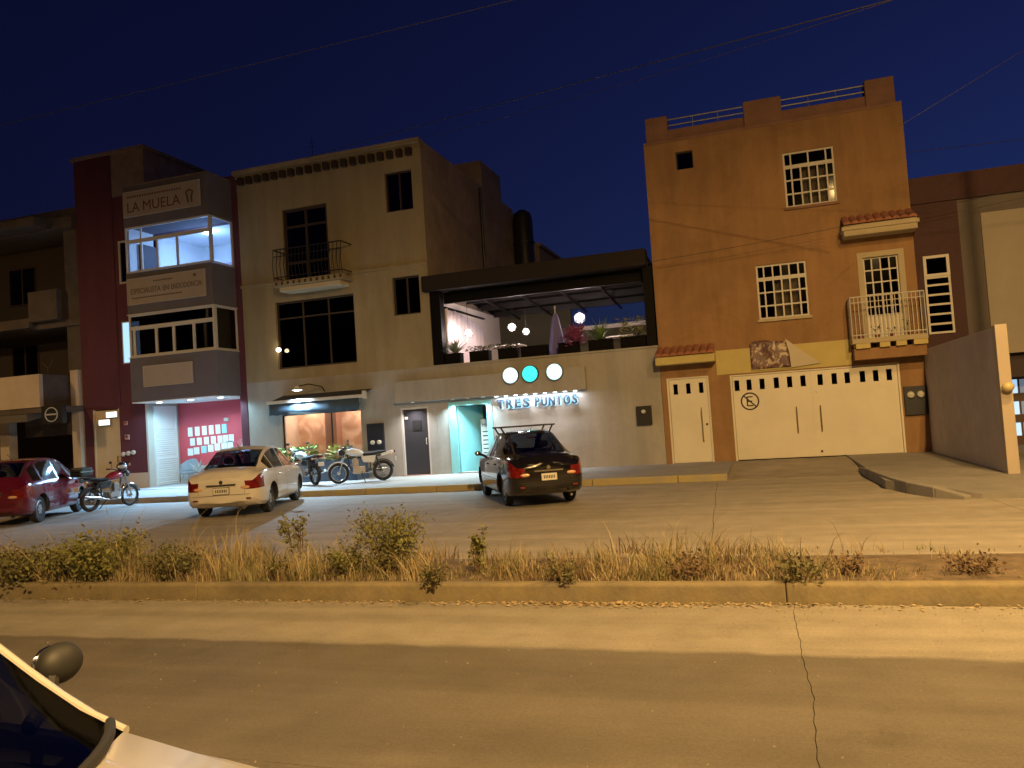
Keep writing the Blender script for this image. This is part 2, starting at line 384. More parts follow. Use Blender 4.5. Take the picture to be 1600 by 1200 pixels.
wall_holes(-2.70, 4.0, .10, 9.28, 0, .22, holes).build('wall', m_or, oh)
MB().box(-2.70, -2.48, .22, 9, .1, 9.28).box(3.78, 4.0, .22, 9, .1, 9.28).box(-2.70, 4.0, 9, 9.2, .1, 9.28).build('side_wall', m_or, oh)
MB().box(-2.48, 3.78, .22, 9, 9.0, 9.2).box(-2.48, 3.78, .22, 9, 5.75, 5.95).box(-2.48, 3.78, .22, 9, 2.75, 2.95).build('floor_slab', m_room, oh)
for a, b in ((-2.62, -2.0), (.08, 1.07), (3.17, 3.88)):
    bx(a, b, .05, .55, 9.28, 10.0).build('parapet_pier', m_or2, oh, bevel=.015)
for a, b in ((-2.0, .08), (1.07, 3.17)):
    bx(a, b, .12, .28, 9.28, 9.60).build('parapet', m_or2, oh)
    rl = MB().tube([(a, .2, 9.92), (b, .2, 9.92)], .022).tube([(a, .2, 9.75), (b, .2, 9.75)], .022)
    for i in range(1, 3): xx = a + (b - a) * i / 3; rl.tube([(xx, .2, 9.6), (xx, .2, 9.92)], .014)
    rl.build('rail', mat('grey_steel_rail', (.5, .5, .5), .35, metal=.8), oh)
bx(-2.70, 4.0, -.015, 0, 9.2, 9.28).build('coping', m_or2, oh)
bx(-1.16, 2.3, -.012, 0, 2.53, 3.2).build('lintel_band', m_ye, oh)
# windows
grid_window(oh, [-1.83, -1.36], [8.38, 8.89], .1, m_iron, m_darkglass, .03, .02)
for (x0, x1, z0, z1, tr) in ((.99, 2.28, 6.89, 8.39, True), (.07, 1.36, 3.94, 5.42, False)):
    W = x1 - x0; H = z1 - z0
    zt = z1 - H * .26
    xs = [x0, x0 + W * .155, x0 + W * .335, x0 + W * .5, x0 + W * .665, x0 + W * .845, x1]
    zs = [z0, z0 + (zt - z0) / 3, z0 + (zt - z0) * 2 / 3, zt]
    f = grid_window(oh, xs, zs, .04, m_white, m_pane, .05, .04, .06)
    tx = [x0, xs[1], xs[3], xs[5], x1] if tr else xs
    grid_window(oh, tx, [zt + .001, z1], .04, m_white, m_pane, .05, .04, .06, name='transom')
    cm = MB(); n = 40
    ca, cb = x0 + W * .34, x0 + W * .86
    for a, b in ((ca, cb),):
        pts = [(a + (b - a) * i / n, .3 + .02 * math.sin(i * 1.9)) for i in range(n + 1)]
        cm.add([(px, py, z0) for px, py in pts] + [(px, py, zt) for px, py in pts], [(i, i + 1, n + 2 + i, n + 1 + i) for i in range(n)])
    cm.build('curtain', mat('beige_curtain', (.50, .42, .33), .95), f, smooth=True)
    bx(x0 - .05, x1 + .05, -.06, .04, z0 - .07, z0).build('sill', m_or2 if tr else m_cream, oh)
# balcony door
MB().box(2.62, 2.76, -.03, .1, 3.16, 5.44).box(3.6, 3.74, -.03, .1, 3.16, 5.44).box(2.76, 3.6, -.03, .1, 5.3, 5.44).build('door_surround', m_cream, oh)
bd = grid_window(oh, [2.76, 2.97, 3.18, 3.39, 3.6], [3.75, 4.0, 4.32, 4.64, 4.96, 5.3], .06, m_white, m_pane, .04, .035, .06, name='balcony_door')
bx(2.76, 3.6, .05, .11, 3.16, 3.75).build('door_panel', m_gate, bd)
MB().tube([(3.14, .02, 4.0), (3.14, .02, 4.2)], .012).build('handle', m_iron, bd)
# tiled hoods
m_tile = mat('clay_roof_tile', (.30, .12, .07), .85, var=.25, scale=6, bump=.2)
def tiled_hood(x0, x1, yf, zf, zb, z_under, n, m_f):
    bx(x0, x1, yf, -.001, z_under, zf).build('hood', m_f, oh, bevel=.01)
    W = (x1 - x0) / n; src = None
    sl = math.hypot(yf - .06, zb - zf)
    for i in range(n):
        cx = x0 + W * (i + .5); vs = []; fs = []; m = 7; rng = 4
        for r in range(rng):
            t = r / (rng - 1); y = (yf - .06) * (1 - t); z = zf + .015 + (zb - zf) * t
            for k in range(m):
                a = math.pi * k / (m - 1); rr = W * .5 * (1.02 - .08 * t)
                vs.append((cx - rr * math.cos(a), y, z + rr * .75 * math.sin(a)))
        for r in range(rng - 1):
            for k in range(m - 1): fs.append((r * m + k, r * m + k + 1, (r + 1) * m + k + 1, (r + 1) * m + k))
        fs.append(tuple(range(m)))
        MB().add(vs, fs).build('roof_tile', m_tile, oh, smooth=True)
tiled_hood(-2.76, -1.16, -.52, 3.12, 3.36, 2.9, 8, m_ye)
tiled_hood(2.3, 4.03, -.55, 6.1, 6.38, 5.82, 9, m_cream)
bx(2.26, 4.07, -.585, -.001, 5.97, 6.06).build('hood_moulding', m_cream, oh)
# balcony
bx(2.28, 4.03, -.62, -.001, 3.03, 3.15).build('balcony_slab', m_cream, oh)
bx(2.32, 4.0, -.52, -.001, 2.62, 2.9).build('balcony_beam', m_or, oh)
for a, b in ((2.36, 2.70), (2.92, 3.16), (3.30, 3.54), (3.70, 4.02)): bx(a, b, -.60, -.001, 2.9, 3.03).build('corbel', m_ye, oh)
rl = MB(); y = -.6
rl.tube([(2.3, 0, 4.22), (2.3, y, 4.22), (4.02, y, 4.22), (4.02, 0, 4.22)], .02).tube([(2.3, 0, 3.24), (2.3, y, 3.24), (4.02, y, 3.24), (4.02, 0, 3.24)], .016).tube([(2.3, y, 4.08), (4.02, y, 4.08)], .012)
br = rl.build('balcony_railing', m_white, oh)
bar = MB().tube([(2.3, y, 3.15), (2.3, y, 4.21)], .011, 6).build('baluster', m_white, br)
for i in range(1, 19): copy_child(bar, br, dx=1.72 * i / 18)
for i in range(1, 5):
    copy_child(bar, br, dy=.12 * i); copy_child(bar, br, dx=1.72, dy=.12 * i)
# pedestrian door and gate
def slot_leaf(x0, x1, z0, z1, y, slots, hw, zc, hh, name):
    d = wall_holes(x0, x1, z0, z1, y, y + .05, [(s - hw, s + hw, zc - hh, zc + hh) for s in slots]).build(name, m_gate, oh)
    return d
fr = MB(); fr.box(-2.55, -2.50, .02, .14, .12, 2.5).box(-1.45, -1.40, .02, .14, .12, 2.5).box(-2.55, -1.40, .02, .14, 2.5, 2.54)
fr.build('door_frame', m_gate, oh)
d = slot_leaf(-2.49, -1.46, .16, 2.49, .05, (-2.32, -1.97, -1.62), .06, 2.22, .145, 'entrance_door')
MB().tube([(-1.65, .05, .72), (-1.65, -.02, .76), (-1.65, -.02, 1.62), (-1.65, .05, 1.66)], .014).build('handle', mat('brass_pull', (.45, .34, .16), .35, metal=.8), d)
MB().lathe([(.03, 0), (.03, .02)], (-1.53, .04, 1.2), (0, -1, 0), 10).build('lock', m_iron, d)
fr = MB(); fr.box(-.83, -.78, .02, .14, .12, 2.46).box(3.36, 3.41, .02, .14, .12, 2.46).box(-.83, 3.41, .02, .14, 2.46, 2.5); fr.build('gate_frame', m_gate, oh)
g1 = slot_leaf(-.77, 1.285, .17, 2.45, .05, (-.66, -.34, 0, .37, .71, 1.05), .065, 2.2, .145, 'gate_leaf')
g2 = slot_leaf(1.30, 3.35, .17, 2.45, .05, (1.48, 1.83, 2.15, 2.52, 2.84, 3.16), .065, 2.2, .145, 'gate_leaf')
for g, xx in ((g1, .83), (g2, 1.43)):
    MB().tube([(xx, .05, .82), (xx, -.02, .86), (xx, -.02, 1.48), (xx, .05, 1.52)], .014).build('handle', MATS['brass_pull'], g)
bx(1.25, 1.33, .035, .049, .17, 2.45).build('cover_strip', m_gate, g1)
MB().lathe([(.035, 0), (.03, .03)], (1.36, .05, 1.9), (0, -1, 0), 10).build('lock', m_gate, g2); MB().lathe([(.03, 0), (.03, .03)], (1.38, .05, .3), (0, -1, 0), 10).build('bolt', m_iron, g2)
# room behind gate stays dark
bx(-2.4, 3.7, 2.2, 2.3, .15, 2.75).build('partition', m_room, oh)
# painted no-parking mark
np_ = MB(); r1, r2 = .245, .205; n = 32; cx, cz = -.35, 1.75; y = .046
vs = [(cx + r * math.cos(2 * math.pi * k / n), yy, cz + r * math.sin(2 * math.pi * k / n)) for yy in (y, .0495) for r in (r1, r2) for k in range(n)]
fs = []
for k in range(n):
    j = (k + 1) % n; fs += [(k, j, n + j, n + k), (2 * n + k, 3 * n + k, 3 * n + j, 2 * n + j), (k, 2 * n + k, 2 * n + j, j), (n + k, n + j, 3 * n + j, 3 * n + k)]
np_.add(vs, fs)
def strip(mb, x0, z0, x1, z1, w, ya, yb):
    d = Vector((x1 - x0, z1 - z0)).normalized(); n = Vector((-d.y, d.x)) * w / 2
    mb.prism([(x0 + n.x, z0 + n.y), (x1 + n.x, z1 + n.y), (x1 - n.x, z1 - n.y), (x0 - n.x, z0 - n.y)], ya, yb, 'y')
for a in ((-.42, 1.62, -.42, 1.88), (-.42, 1.87, -.27, 1.87), (-.42, 1.75, -.29, 1.75), (-.42, 1.63, -.27, 1.63)): strip(np_, *a, .035, y - .0005, .0495)
strip(np_, -.52, 1.92, -.18, 1.58, .035, y - .001, .0495)
tag(np_.build('no_parking_sign', mat('black_paint', (.03, .02, .02), .7), None, loc=(-.35, .046, 1.5)), 'black circle with a struck-out E painted on the white gate', 'sign')
# torn banner over gate
bn = thing('banner', 'torn printed banner with a folded pale flap above the wide gate', 'banner', (.5, -.05, 2.57))
nx, nz = 14, 10; vs = []; fs = []
for j in range(nz + 1):
    for i in range(nx + 1):
        u, v = i / nx, j / nz
        vs.append((-.24 + 1.03 * u - .10 * v * u, -.05 - .02 * math.sin(u * 9 + v * 4) * (.3 + v), 2.60 + .74 * v + .03 * math.sin(u * 5) * v))
for j in range(nz):
    for i in range(nx): k = j * (nx + 1) + i; fs.append((k, k + 1, k + nx + 2, k + nx + 1))
pm = bpy.data.materials.new('faded_print'); pm.use_nodes = True; N = pm.node_tree.nodes; Lk = pm.node_tree.links
vo = N.new('ShaderNodeTexNoise'); vo.inputs['Scale'].default_value = 3.6; vo.inputs['Distortion'].default_value = 2.2; vo.inputs['Detail'].default_value = 3
cr = N.new('ShaderNodeValToRGB'); e = cr.color_ramp.elements
e[0].position = .40; e[0].color = (.09, .045, .05, 1); e[1].position = .62; e[1].color = (.5, .42, .32, 1)
e2 = e.new(.5); e2.color = (.17, .09, .075, 1)
gm = N.new('ShaderNodeNewGeometry'); Lk.new(gm.outputs['Position'], vo.inputs['Vector']); Lk.new(vo.outputs['Fac'], cr.inputs[0]); Lk.new(cr.outputs[0], N['Principled BSDF'].inputs['Base Color'])
o = MB().add(vs, fs).build('printed_sheet', pm, bn, smooth=True); s = o.modifiers.new('s', 'SOLIDIFY'); s.thickness = .004
o = MB().add([(.78, -.075, 2.58), (1.53, -.06, 2.64), (.68, -.08, 3.37), (1.1, -.11, 2.98), (.76, -.1, 2.95)], [(0, 1, 3, 4), (4, 3, 2)]).build('folded_flap', mat('banner_back', (.52, .46, .36), .8), bn); s = o.modifiers.new('s', 'SOLIDIFY'); s.thickness = .004
MB().tube([(-.26, -.03, 2.585), (.80, -.03, 2.575)], .018).build('bottom_rod', m_ye, bn)
# electric meters
def meter_box(x0, x1, z0, z1, label, dials, m, y=-.09):
    t = thing('meter_box', label, 'meter box', ((x0 + x1) / 2, 0, z0))
    bx(x0, x1, y, -.001, z0, z1).build('cabinet', m, t, bevel=.01)
    for cx, cz, r in dials:
        d = MB().lathe([(r, 0), (r, .05), (r * .8, .08), (0, .1)], (cx, y, cz), (0, -1, 0), 16).build('meter_dial', mat('meter_glass', (.55, .55, .5), .1, spec=.8), t, smooth=True)
    return t
m_navy = mat('navy_cabinet', (.012, .014, .026), .5)
meter_box(3.45, 3.98, 1.12, 1.86, 'dark meter box with two round glass dials beside the wide white gate', [(3.6, 1.64, .09), (3.83, 1.64, .09)], m_navy)
# flower pots on balcony
m_leafd = mat('pot_plant_leaf', (.06, .09, .03), .7, col2=(.14, .13, .05), scale=20)
def leafy(mb, c, r, h, n, size, up=.6):
    for i in range(n):
        a = random.uniform(0, 2 * math.pi); rr = r * math.sqrt(random.random()); z = h * random.random() ** .8
        p = Vector((c[0] + rr * math.cos(a), c[1] + rr * math.sin(a), c[2] + z))
        d = Vector((math.cos(a) + random.uniform(-.6, .6), math.sin(a) + random.uniform(-.6, .6), random.uniform(-.2, 1) * up)).normalized()
        s = d.cross(Vector((random.uniform(-1, 1), random.uniform(-1, 1), 1))).normalized(); L = size * random.uniform(.6, 1.3)
        mb.add([p, p + d * L * .5 + s * L * .22, p + d * L, p + d * L * .5 - s * L * .22], [(0, 1, 2, 3)])
def pot_plant(x, y, z, r, h, n, label, group=None, potm=None, lm=None, size=.09, seed=0):
    t = thing('potted_plant', label, 'plant', (x, y, z), group=group)
    MB().lathe([(r * .7, 0), (r, r * 1.5), (r * .85, r * 1.5), (r * .8, r * 1.3)], (x, y, z), n=12).build('pot', potm or m_tile, t, smooth=True)
    mb = MB(); leafy(mb, (x, y, z + r * 1.3), r * 1.4, h, n, size); mb.build('foliage', lm or m_leafd, t); return t
for i, (xx, lab) in enumerate(((2.52, 'small potted plant at the left end of the white balcony railing'), (2.9, 'taller potted plant second along the white balcony floor'), (3.25, 'round potted plant in the middle of the white balcony'), (3.66, 'potted plant near the right end of the white balcony'))):
    pot_plant(xx, -.4, 3.15, .07, (.12, .26, .14, .3)[i], (20, 40, 30, 46)[i], lab, 'pots on the orange house balcony', size=.07)

# ------------------------------------------------------------------ maroon and grey house on the right
mh = thing('maroon_house', 'maroon and grey house with a big cream panel at the right edge', 'house', (6.5, 0, .15))
m_ma = mat('maroon_stucco', (.062, .030, .032), .9, var=.1, scale=1.5, bump=.2, bscale=28)
m_gr = mat('grey_stucco', (.12, .105, .10), .9, var=.1, scale=1.5, bump=.2, bscale=28)
m_cp = mat('cream_panel_stucco', (.32, .285, .235), .9, var=.05, scale=1.2, bump=.2, bscale=28, stain=.08)
wall_holes(4.01, 5.07, .1, 7.22, .03, .25, [(4.17, 4.77, 3.15, 5.16)]).build('wall', m_ma, mh)
bx(5.07, 11, .06, .25, 6.55, 7.22).build('parapet', m_ma, mh)
wall_holes(5.07, 11, .1, 6.55, .06, .25, [(5.57, 11, .1, 6.1)]).build('wall', m_gr, mh)
bx(4.01, 11, -.02, .03, 6.53, 6.58).build('moulding', m_ma, mh)
bx(5.57, 11, .0, .25, 2.52, 6.1).build('panel', m_cp, mh)
bx(5.57, 11, .25, 1.2, 1.92, 2.52).build('lintel', mat('dark_wood', (.045, .03, .03), .7), mh)
MB().box(10.8, 11, .25, 8, .1, 7.2).box(4.0, 11, 8, 8.2, .1, 7.2).box(4.01, 4.2, .26, 8, .1, 7.2).build('side_wall', m_gr, mh)
bx(4.2, 10.8, .26, 8, 6.9, 7.1).build('roof', m_gr, mh)
fw = MB(); xs = [5.6, 6.06, 6.32, 6.62, 6.92, 7.3]; zs = [.15, .38, .74, .95, 1.31, 1.52, 1.90]
fd = wall_holes(5.57, 9, .15, 1.92, 1.0, 1.08, [(a, b, c, d) for a, b in ((6.06, 6.30), (6.34, 6.62), (6.68, 6.92)) for c, d in ((.40, .74), (.95, 1.29), (1.5, 1.86))]).build('entrance_door', mat('brown_wood_door', (.10, .06, .045), .6), mh)
for i, (a, b) in enumerate(((6.06, 6.30), (6.34, 6.62), (6.68, 6.92))):
    for c, d_ in ((.40, .74), (.95, 1.29), (1.5, 1.86)):
        bx(a + .002, b - .002, 1.03, 1.04, c + .002, d_ - .002).build('pane', emis('lit_frosted_pane', (.42, .68, .95), .35) if i == 0 else emis('dim_frosted_pane', (.2, .27, .36), .2), fd)
lw = grid_window(mh, [4.17, 4.77], [3.15, 3.40, 3.65, 3.90, 4.15, 4.40, 4.62], .0, m_white, m_darkglass, .05, .05, .07, name='louver_window')
grid_window(mh, [4.17, 4.77], [4.621, 5.16], -.02, m_white, m_pane, .07, .03, .08, name='window')
# boundary wall
bwl = thing('boundary_wall', 'free-standing wall standing out over the pavement, shaded side and lit end pillar toned apart', 'wall', (4.08, -3.2, .15))
bx(4.0, 4.16, -6.42, -.002, .12, 2.77).build('wall', mat('shaded_side_render', (.56, .50, .47), .9, var=.1, scale=1.5, bump=.15, bscale=28, stain=.15), bwl)  # same render as the pillar, given its own tone for the shaded side
bx(3.985, 4.175, -6.62, -6.421, .12, 2.80).build('pillar', mat('lit_end_render', (.47, .40, .32), .85, var=.06, scale=2, bump=.1), bwl, bevel=.008)  # same render again, toned for the lamp-lit end face
sn = thing('wall_lamp', 'round unlit globe lamp fixed to the end of the boundary wall', 'lamp', (4.08, -6.62, 1.69))
MB().lathe([(.06, 0), (.06, .03)], (4.08, -6.622, 1.69), (0, -1, 0), 16).build('base', m_cream, sn)
MB().ell((4.08, -6.73, 1.69), .1, .085, .085).build('globe', mat('yellowed_globe', (.6, .5, .25), .35), sn, smooth=True)
# ------------------------------------------------------------------ yellow three-storey house
yh = thing('yellow_house', 'three-storey mustard house with beam-end cornice and iron balcony', 'house', (-13, 0, .15))
m_yl = mat('mustard_stucco', (.32, .265, .16), .9, streak=True, var=.14, scale=2.0, bump=.2, bscale=28, stain=.14)
m_gs = mat('grey_plaster', (.37, .355, .335), .9, streak=True, var=.14, scale=1.6, bump=.18, bscale=26, stain=.18)
m_bk = mat('old_brick_render', (.30, .22, .16), .95, col2=(.42, .34, .26), scale=1.1, bump=.7, bscale=11, stain=.3)
m_wd = mat('dark_wood_frame', (.04, .026, .02), .6)
m_blk = mat('black_metal', (.025, .024, .026), .45, metal=.3)
H = [(-10.89, -9.95, 8.46, 9.73), (-14.69, -13.01, 6.66, 9.1), (-15.14, -12.22, 3.83, 6.05), (-10.84, -9.91, 5.17, 6.38)]
wall_holes(-16.38, -9.6, 3.47, 10.42, 0, .22, H).build('wall', m_yl, yh)
HG = [(-15.11, -12.2, .78, 2.32), (-10.80, -9.86, .14, 2.26)]
wall_holes(-16.38, -9.601, .1, 3.47, -.005, .22, HG).build('ground_floor_wall', m_gs, yh)
bx(-9.82, -9.6, .22, 9.6, 3.4, 10.62).build('side_wall', m_bk, yh)
MB().box(-16.38, -16.2, .22, 9.6, .1, 10.42).box(-16.38, -9.6, 9.6, 9.8, .1, 10.5).build('rear_wall', m_bk, yh)
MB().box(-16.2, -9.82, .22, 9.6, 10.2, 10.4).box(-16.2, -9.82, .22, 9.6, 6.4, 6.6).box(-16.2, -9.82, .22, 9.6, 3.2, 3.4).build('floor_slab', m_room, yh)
bx(-16.42, -9.56, -.2, .22, 10.46, 10.62).build('cornice', m_yl, yh, bevel=.01)
bx(-16.40, -9.58, -.05, .0, 10.38, 10.459).build('cornice_moulding', m_yl, yh)
be = bx(-16.25, -16.07, -.17, -.001, 10.14, 10.375).build('beam_end', m_wd, yh)
for i in range(1, 20): copy_child(be, yh, dx=6.2 * i / 19)
bx(-16.40, -9.58, -.06, -.001, 6.66, 6.74).build('belt_course', m_yl, yh)
# windows
grid_window(yh, [-10.89, -10.42, -9.95], [8.46, 9.73], .1, m_wd, m_darkglass, .05, .05)
grid_window(yh, [-10.84, -10.37, -9.91], [5.17, 6.38], .1, m_wd, m_darkglass, .05, .05)
grid_window(yh, [-15.14, -14.15, -13.2, -12.22], [3.83, 5.5, 6.05], .1, m_wd, m_darkglass, .06, .05)
grid_window(yh, [-14.69, -13.85, -13.01], [6.66, 7.3, 8.5, 9.1], .08, m_wd, m_darkglass, .1, .08, name='balcony_door')
# balcony
bx(-14.68, -12.2, -.7, -.001, 6.42, 6.6).build('balcony_slab', m_yl, yh, bevel=.02)
bx(-14.55, -12.33, -.6, -.001, 6.26, 6.42).build('balcony_moulding', mat('pale_moulding', (.5, .42, .28), .85), yh, bevel=.03)
db = MB()
for i in range(12): xx = -14.6 + 2.32 * i / 11; db.box(xx, xx + .07, -.715, -.701, 6.46, 6.56)
db.build('balcony_ornament', m_wd, yh)
rl = MB(); y = -.66
rl.tube([(-14.66, 0, 7.62), (-14.66, y, 7.62), (-12.2, y, 7.62), (-12.2, 0, 7.62)], .022).tube([(-14.66, 0, 6.72), (-14.66, y, 6.72), (-12.2, y, 6.72), (-12.2, 0, 6.72)], .018).tube([(-14.66, y, 7.4), (-12.2, y, 7.4)], .012)
br = rl.build('balcony_railing', m_iron, yh)
bar = MB().tube([(-14.66, y, 6.6), (-14.66, y - .04, 6.85), (-14.66, y - .07, 7.1), (-14.66, y - .02, 7.35), (-14.66, y, 7.62)], .012, 6).build('baluster', m_iron, br)
for i in range(1, 19): copy_child(bar, br, dx=2.46 * i / 18)
# roof block, tank, drain
bx(-11.6, -9.75, 6.2, 8.6, 10.4, 11.8).build('roof_block', m_bk, yh)
pass_pipe = MB().tube([(-9.5, 5.2, 6.4), (-9.5, 5.2, 10.4)], .05).build('drain_pipe', m_blk, yh)
wt = thing('water_tank', 'dark tall water tank column behind the mustard house side wall', 'tank', (-9.1, 9.3, 7))
MB().lathe([(.42, 0), (.42, 3.0), (.36, 3.3), (.15, 3.45), (0, 3.45)], (-9.1, 9.3, 7.0), n=20).build('tank_body', m_blk, wt, smooth=True)
MB().lathe([(.46, 0), (.46, .08)], (-9.1, 9.3, 9.0), n=20).build('band', m_blk, wt)
nb = thing('rear_building', 'low brick building end seen behind the terrace roof', 'building', (-9.5, 12, .1))
MB().box(-16, -8.9, 11, 16, .1, 9.2).build('wall', m_bk, nb); bx(-16.1, -8.8, 10.9, 16.1, 9.2, 9.35).build('roof', m_bk, nb)
bx(-11, -10, 10.98, 10.999, 6.5, 7.6).build('window', m_darkglass, nb)
# added glowing ball, standing in for a street lamp reflection in the window
tl = thing('reflection_glow', 'glowing stand-in for a street lamp reflection low in the wide dark upstairs window', 'lamp', (-15.02, -.02, 4.5))
MB().ell((-15.02, -.1, 4.47), .075, .075, .07).build('bulb', emis('reflection_emission', (1, .82, .5), 6), tl, smooth=True)
MB().tube([(-15.02, -.001, 4.6), (-15.02, -.1, 4.6), (-15.02, -.1, 4.53)], .015).build('glow_holder', m_iron, tl)
# antenna masts
an = thing('roof_antenna', 'thin aerial mast on the roof of the mustard house', 'antenna', (-15.2, 3, 10.4))
mb = MB().tube([(-15.2, 3, 10.4), (-15.2, 3, 12.6)], .010)
for i in range(5): mb.tube([(-15.5 + .04 * i, 3, 11.7 + .18 * i), (-14.9 - .04 * i, 3, 11.7 + .18 * i)], .005)
mb.build('mast', m_iron, an)

# shop window interior
sh = bx(-15.4, -11.9, 1.25, 1.3, .3, 2.9)
mw = bpy.data.materials.new('painted_tree_mural'); mw.use_nodes = True; N = mw.node_tree.nodes; Lk = mw.node_tree.links
g = N.new('ShaderNodeNewGeometry'); n1 = N.new('ShaderNodeTexNoise'); n1.inputs['Scale'].default_value = 1.7; n1.inputs['Distortion'].default_value = 1.2; n1.inputs['Detail'].default_value = 5
cr = N.new('ShaderNodeValToRGB'); cr.color_ramp.elements[0].position = .38; cr.color_ramp.elements[0].color = (.50, .30, .20, 1); cr.color_ramp.elements[1].position = .62; cr.color_ramp.elements[1].color = (.72, .55, .44, 1)
Lk.new(g.outputs['Position'], n1.inputs['Vector']); Lk.new(n1.outputs['Fac'], cr.inputs[0]); Lk.new(cr.outputs[0], N['Principled BSDF'].inputs['Base Color'])
sh.build('mural_wall', mw, yh)
bx(-14.05, -13.62, .9, 1.249, .3, 2.9).build('pillar', mat('brown_pillar', (.33, .19, .14), .8), yh)
MB().box(-15.4, -15.3, .22, 1.25, .3, 2.9).box(-12.0, -11.9, .22, 1.25, .3, 2.9).box(-15.4, -11.9, .22, 1.25, 2.8, 2.9).box(-15.4, -11.9, .22, 1.25, .2, .3).build('shop_shell', mat('shop_plaster', (.6, .5, .42), .9), yh)
grid_window(yh, [-15.11, -13.3, -12.2], [.78, 2.32], .06, m_blk, glass('shop_glass', (1, 1, 1), .12, .02, .95), .035, .03, .05, name='shop_window')
for xx, lab in ((-14.6, 'left recessed ceiling lamp inside the mural shop window'), (-12.8, 'right recessed ceiling lamp inside the mural shop window')):
    t = thing('ceiling_lamp', lab, 'lamp', (xx, .75, 2.78), group='shop window ceiling lamps')
    MB().lathe([(.07, 0), (.07, .02)], (xx, .75, 2.775)).build('lens', emis('warm_lens', (1, .8, .6), 4), t)
    light('AREA', 'lamp_light', (xx, .75, 2.76), 12, WARM, t, .12)
# awning
aw = thing('awning', 'black fabric awning with a white front bar over the shop window', 'awning', (-13.2, 0, 2.3))
MB().add([(-15.0, -.01, 2.95), (-11.75, -.01, 2.95), (-11.75, -.88, 2.72), (-15.0, -.88, 2.72), (-15.0, -.01, 2.93), (-11.75, -.01, 2.93), (-11.75, -.88, 2.70), (-15.0, -.88, 2.70)],
         [(0, 1, 2, 3), (7, 6, 5, 4), (0, 4, 5, 1), (1, 5, 6, 2), (2, 6, 7, 3), (3, 7, 4, 0)]).build('canopy', mat('black_awning_cloth', (.03, .035, .045), .8), aw)
bx(-15.02, -11.6, -.95, -.88, 2.66, 2.76).build('front_bar', m_white, aw, bevel=.015)
bx(-11.60, -11.48, -.98, -.86, 2.62, 2.86).build('end_cap', m_white, aw, bevel=.02)
vs = []; fs = []; n = 40
for i in range(n + 1):
    xx = -14.95 + 3.2 * i / n; yy = -.90 + .012 * math.sin(i * .9); zb = 2.30 + .012 * math.sin(i * 1.3) - .03 * (i > 8) * (i < 34)
    vs += [(xx, yy, 2.66), (xx, yy, zb)]
fs = [(2 * i, 2 * i + 1, 2 * i + 3, 2 * i + 2) for i in range(n)]
o = MB().add(vs, fs).build('valance', mat('navy_awning_valance', (.035, .06, .085), .75), aw, smooth=True); s = o.modifiers.new('s', 'SOLIDIFY'); s.thickness = .006
MB().tube([(-14.6, 0, 2.5), (-14.6, -.86, 2.69)], .015).tube([(-12.2, 0, 2.5), (-12.2, -.86, 2.69)], .015).build('arm', m_blk, aw)
gn = thing('gooseneck_lamp', 'lit gooseneck lamp above the black awning', 'lamp', (-13.7, 0, 3.1))
MB().tube([(-13.45, 0, 2.98), (-13.45, -.15, 3.14), (-13.6, -.7, 3.22), (-13.75, -1.1, 3.15)], .018).build('arm', m_blk, gn)
MB().lathe([(.06, .0), (.07, -.04), (.2, -.13), (.19, -.13), (.05, -.03)], (-13.75, -1.12, 3.16), n=20).build('lamp_shade', mat('white_enamel_shade', (.6, .62, .65), .4), gn, smooth=True)
MB().ell((-13.75, -1.12, 3.05), .14, .14, .05).build('bulb', emis('cool_bulb', (.62, .9, 1), 4), gn, smooth=True)
light('SPOT', 'lamp_light', (-13.75, -1.12, 2.97), 900, (.52, .76, 1), gn, .1, rot=(R(-22), 0, 0), spot=R(150), blend=.7)
# planter and plants in front of shop window
pb = thing('planter_box', 'long dark planter box under the shop window', 'planter', (-13.3, -.55, .15))
wall_holes(-14.9, -11.95, .15, .80, -.9, -.86, []).build('front_panel', mat('dark_blue_planter', (.035, .05, .07), .6), pb)
MB().box(-14.9, -14.86, -.86, -.2, .15, .8).box(-11.99, -11.95, -.86, -.2, .15, .8).box(-14.9, -11.95, -.2, -.16, .15, .8).build('side_panel', MATS['dark_blue_planter'], pb)
bx(-14.85, -12, -.85, -.21, .2, .72).build('soil', m_dirt, pb)
def spiky(mb, c, n, L, w, spread=1.0, bend=.3):
    for i in range(n):
        a = 2 * math.pi * i / n + random.uniform(-.3, .3); el = random.uniform(.25, 1.35) ; l = L * random.uniform(.7, 1.1)
        d = Vector((math.cos(a) * math.cos(el) * spread, math.sin(a) * math.cos(el) * spread, math.sin(el))); s = Vector((-math.sin(a), math.cos(a), 0)) * w
        p = Vector(c); q = p + d * l * .55; e = p + d * l + Vector((math.cos(a), math.sin(a), -.6)) * bend * l * .4
        mb.add([p - s * .5, p + s * .5, q + s * .55, e, q - s * .55], [(0, 1, 2, 4), (4, 2, 3)])
m_gl = mat('green_leaf', (.10, .19, .045), .6, col2=(.22, .3, .09), scale=14)
m_yg = mat('yellow_green_leaf', (.22, .24, .06), .6, col2=(.36, .34, .12), scale=14)
m_ag = mat('agave_leaf', (.12, .16, .1), .55, col2=(.2, .23, .15), scale=10)
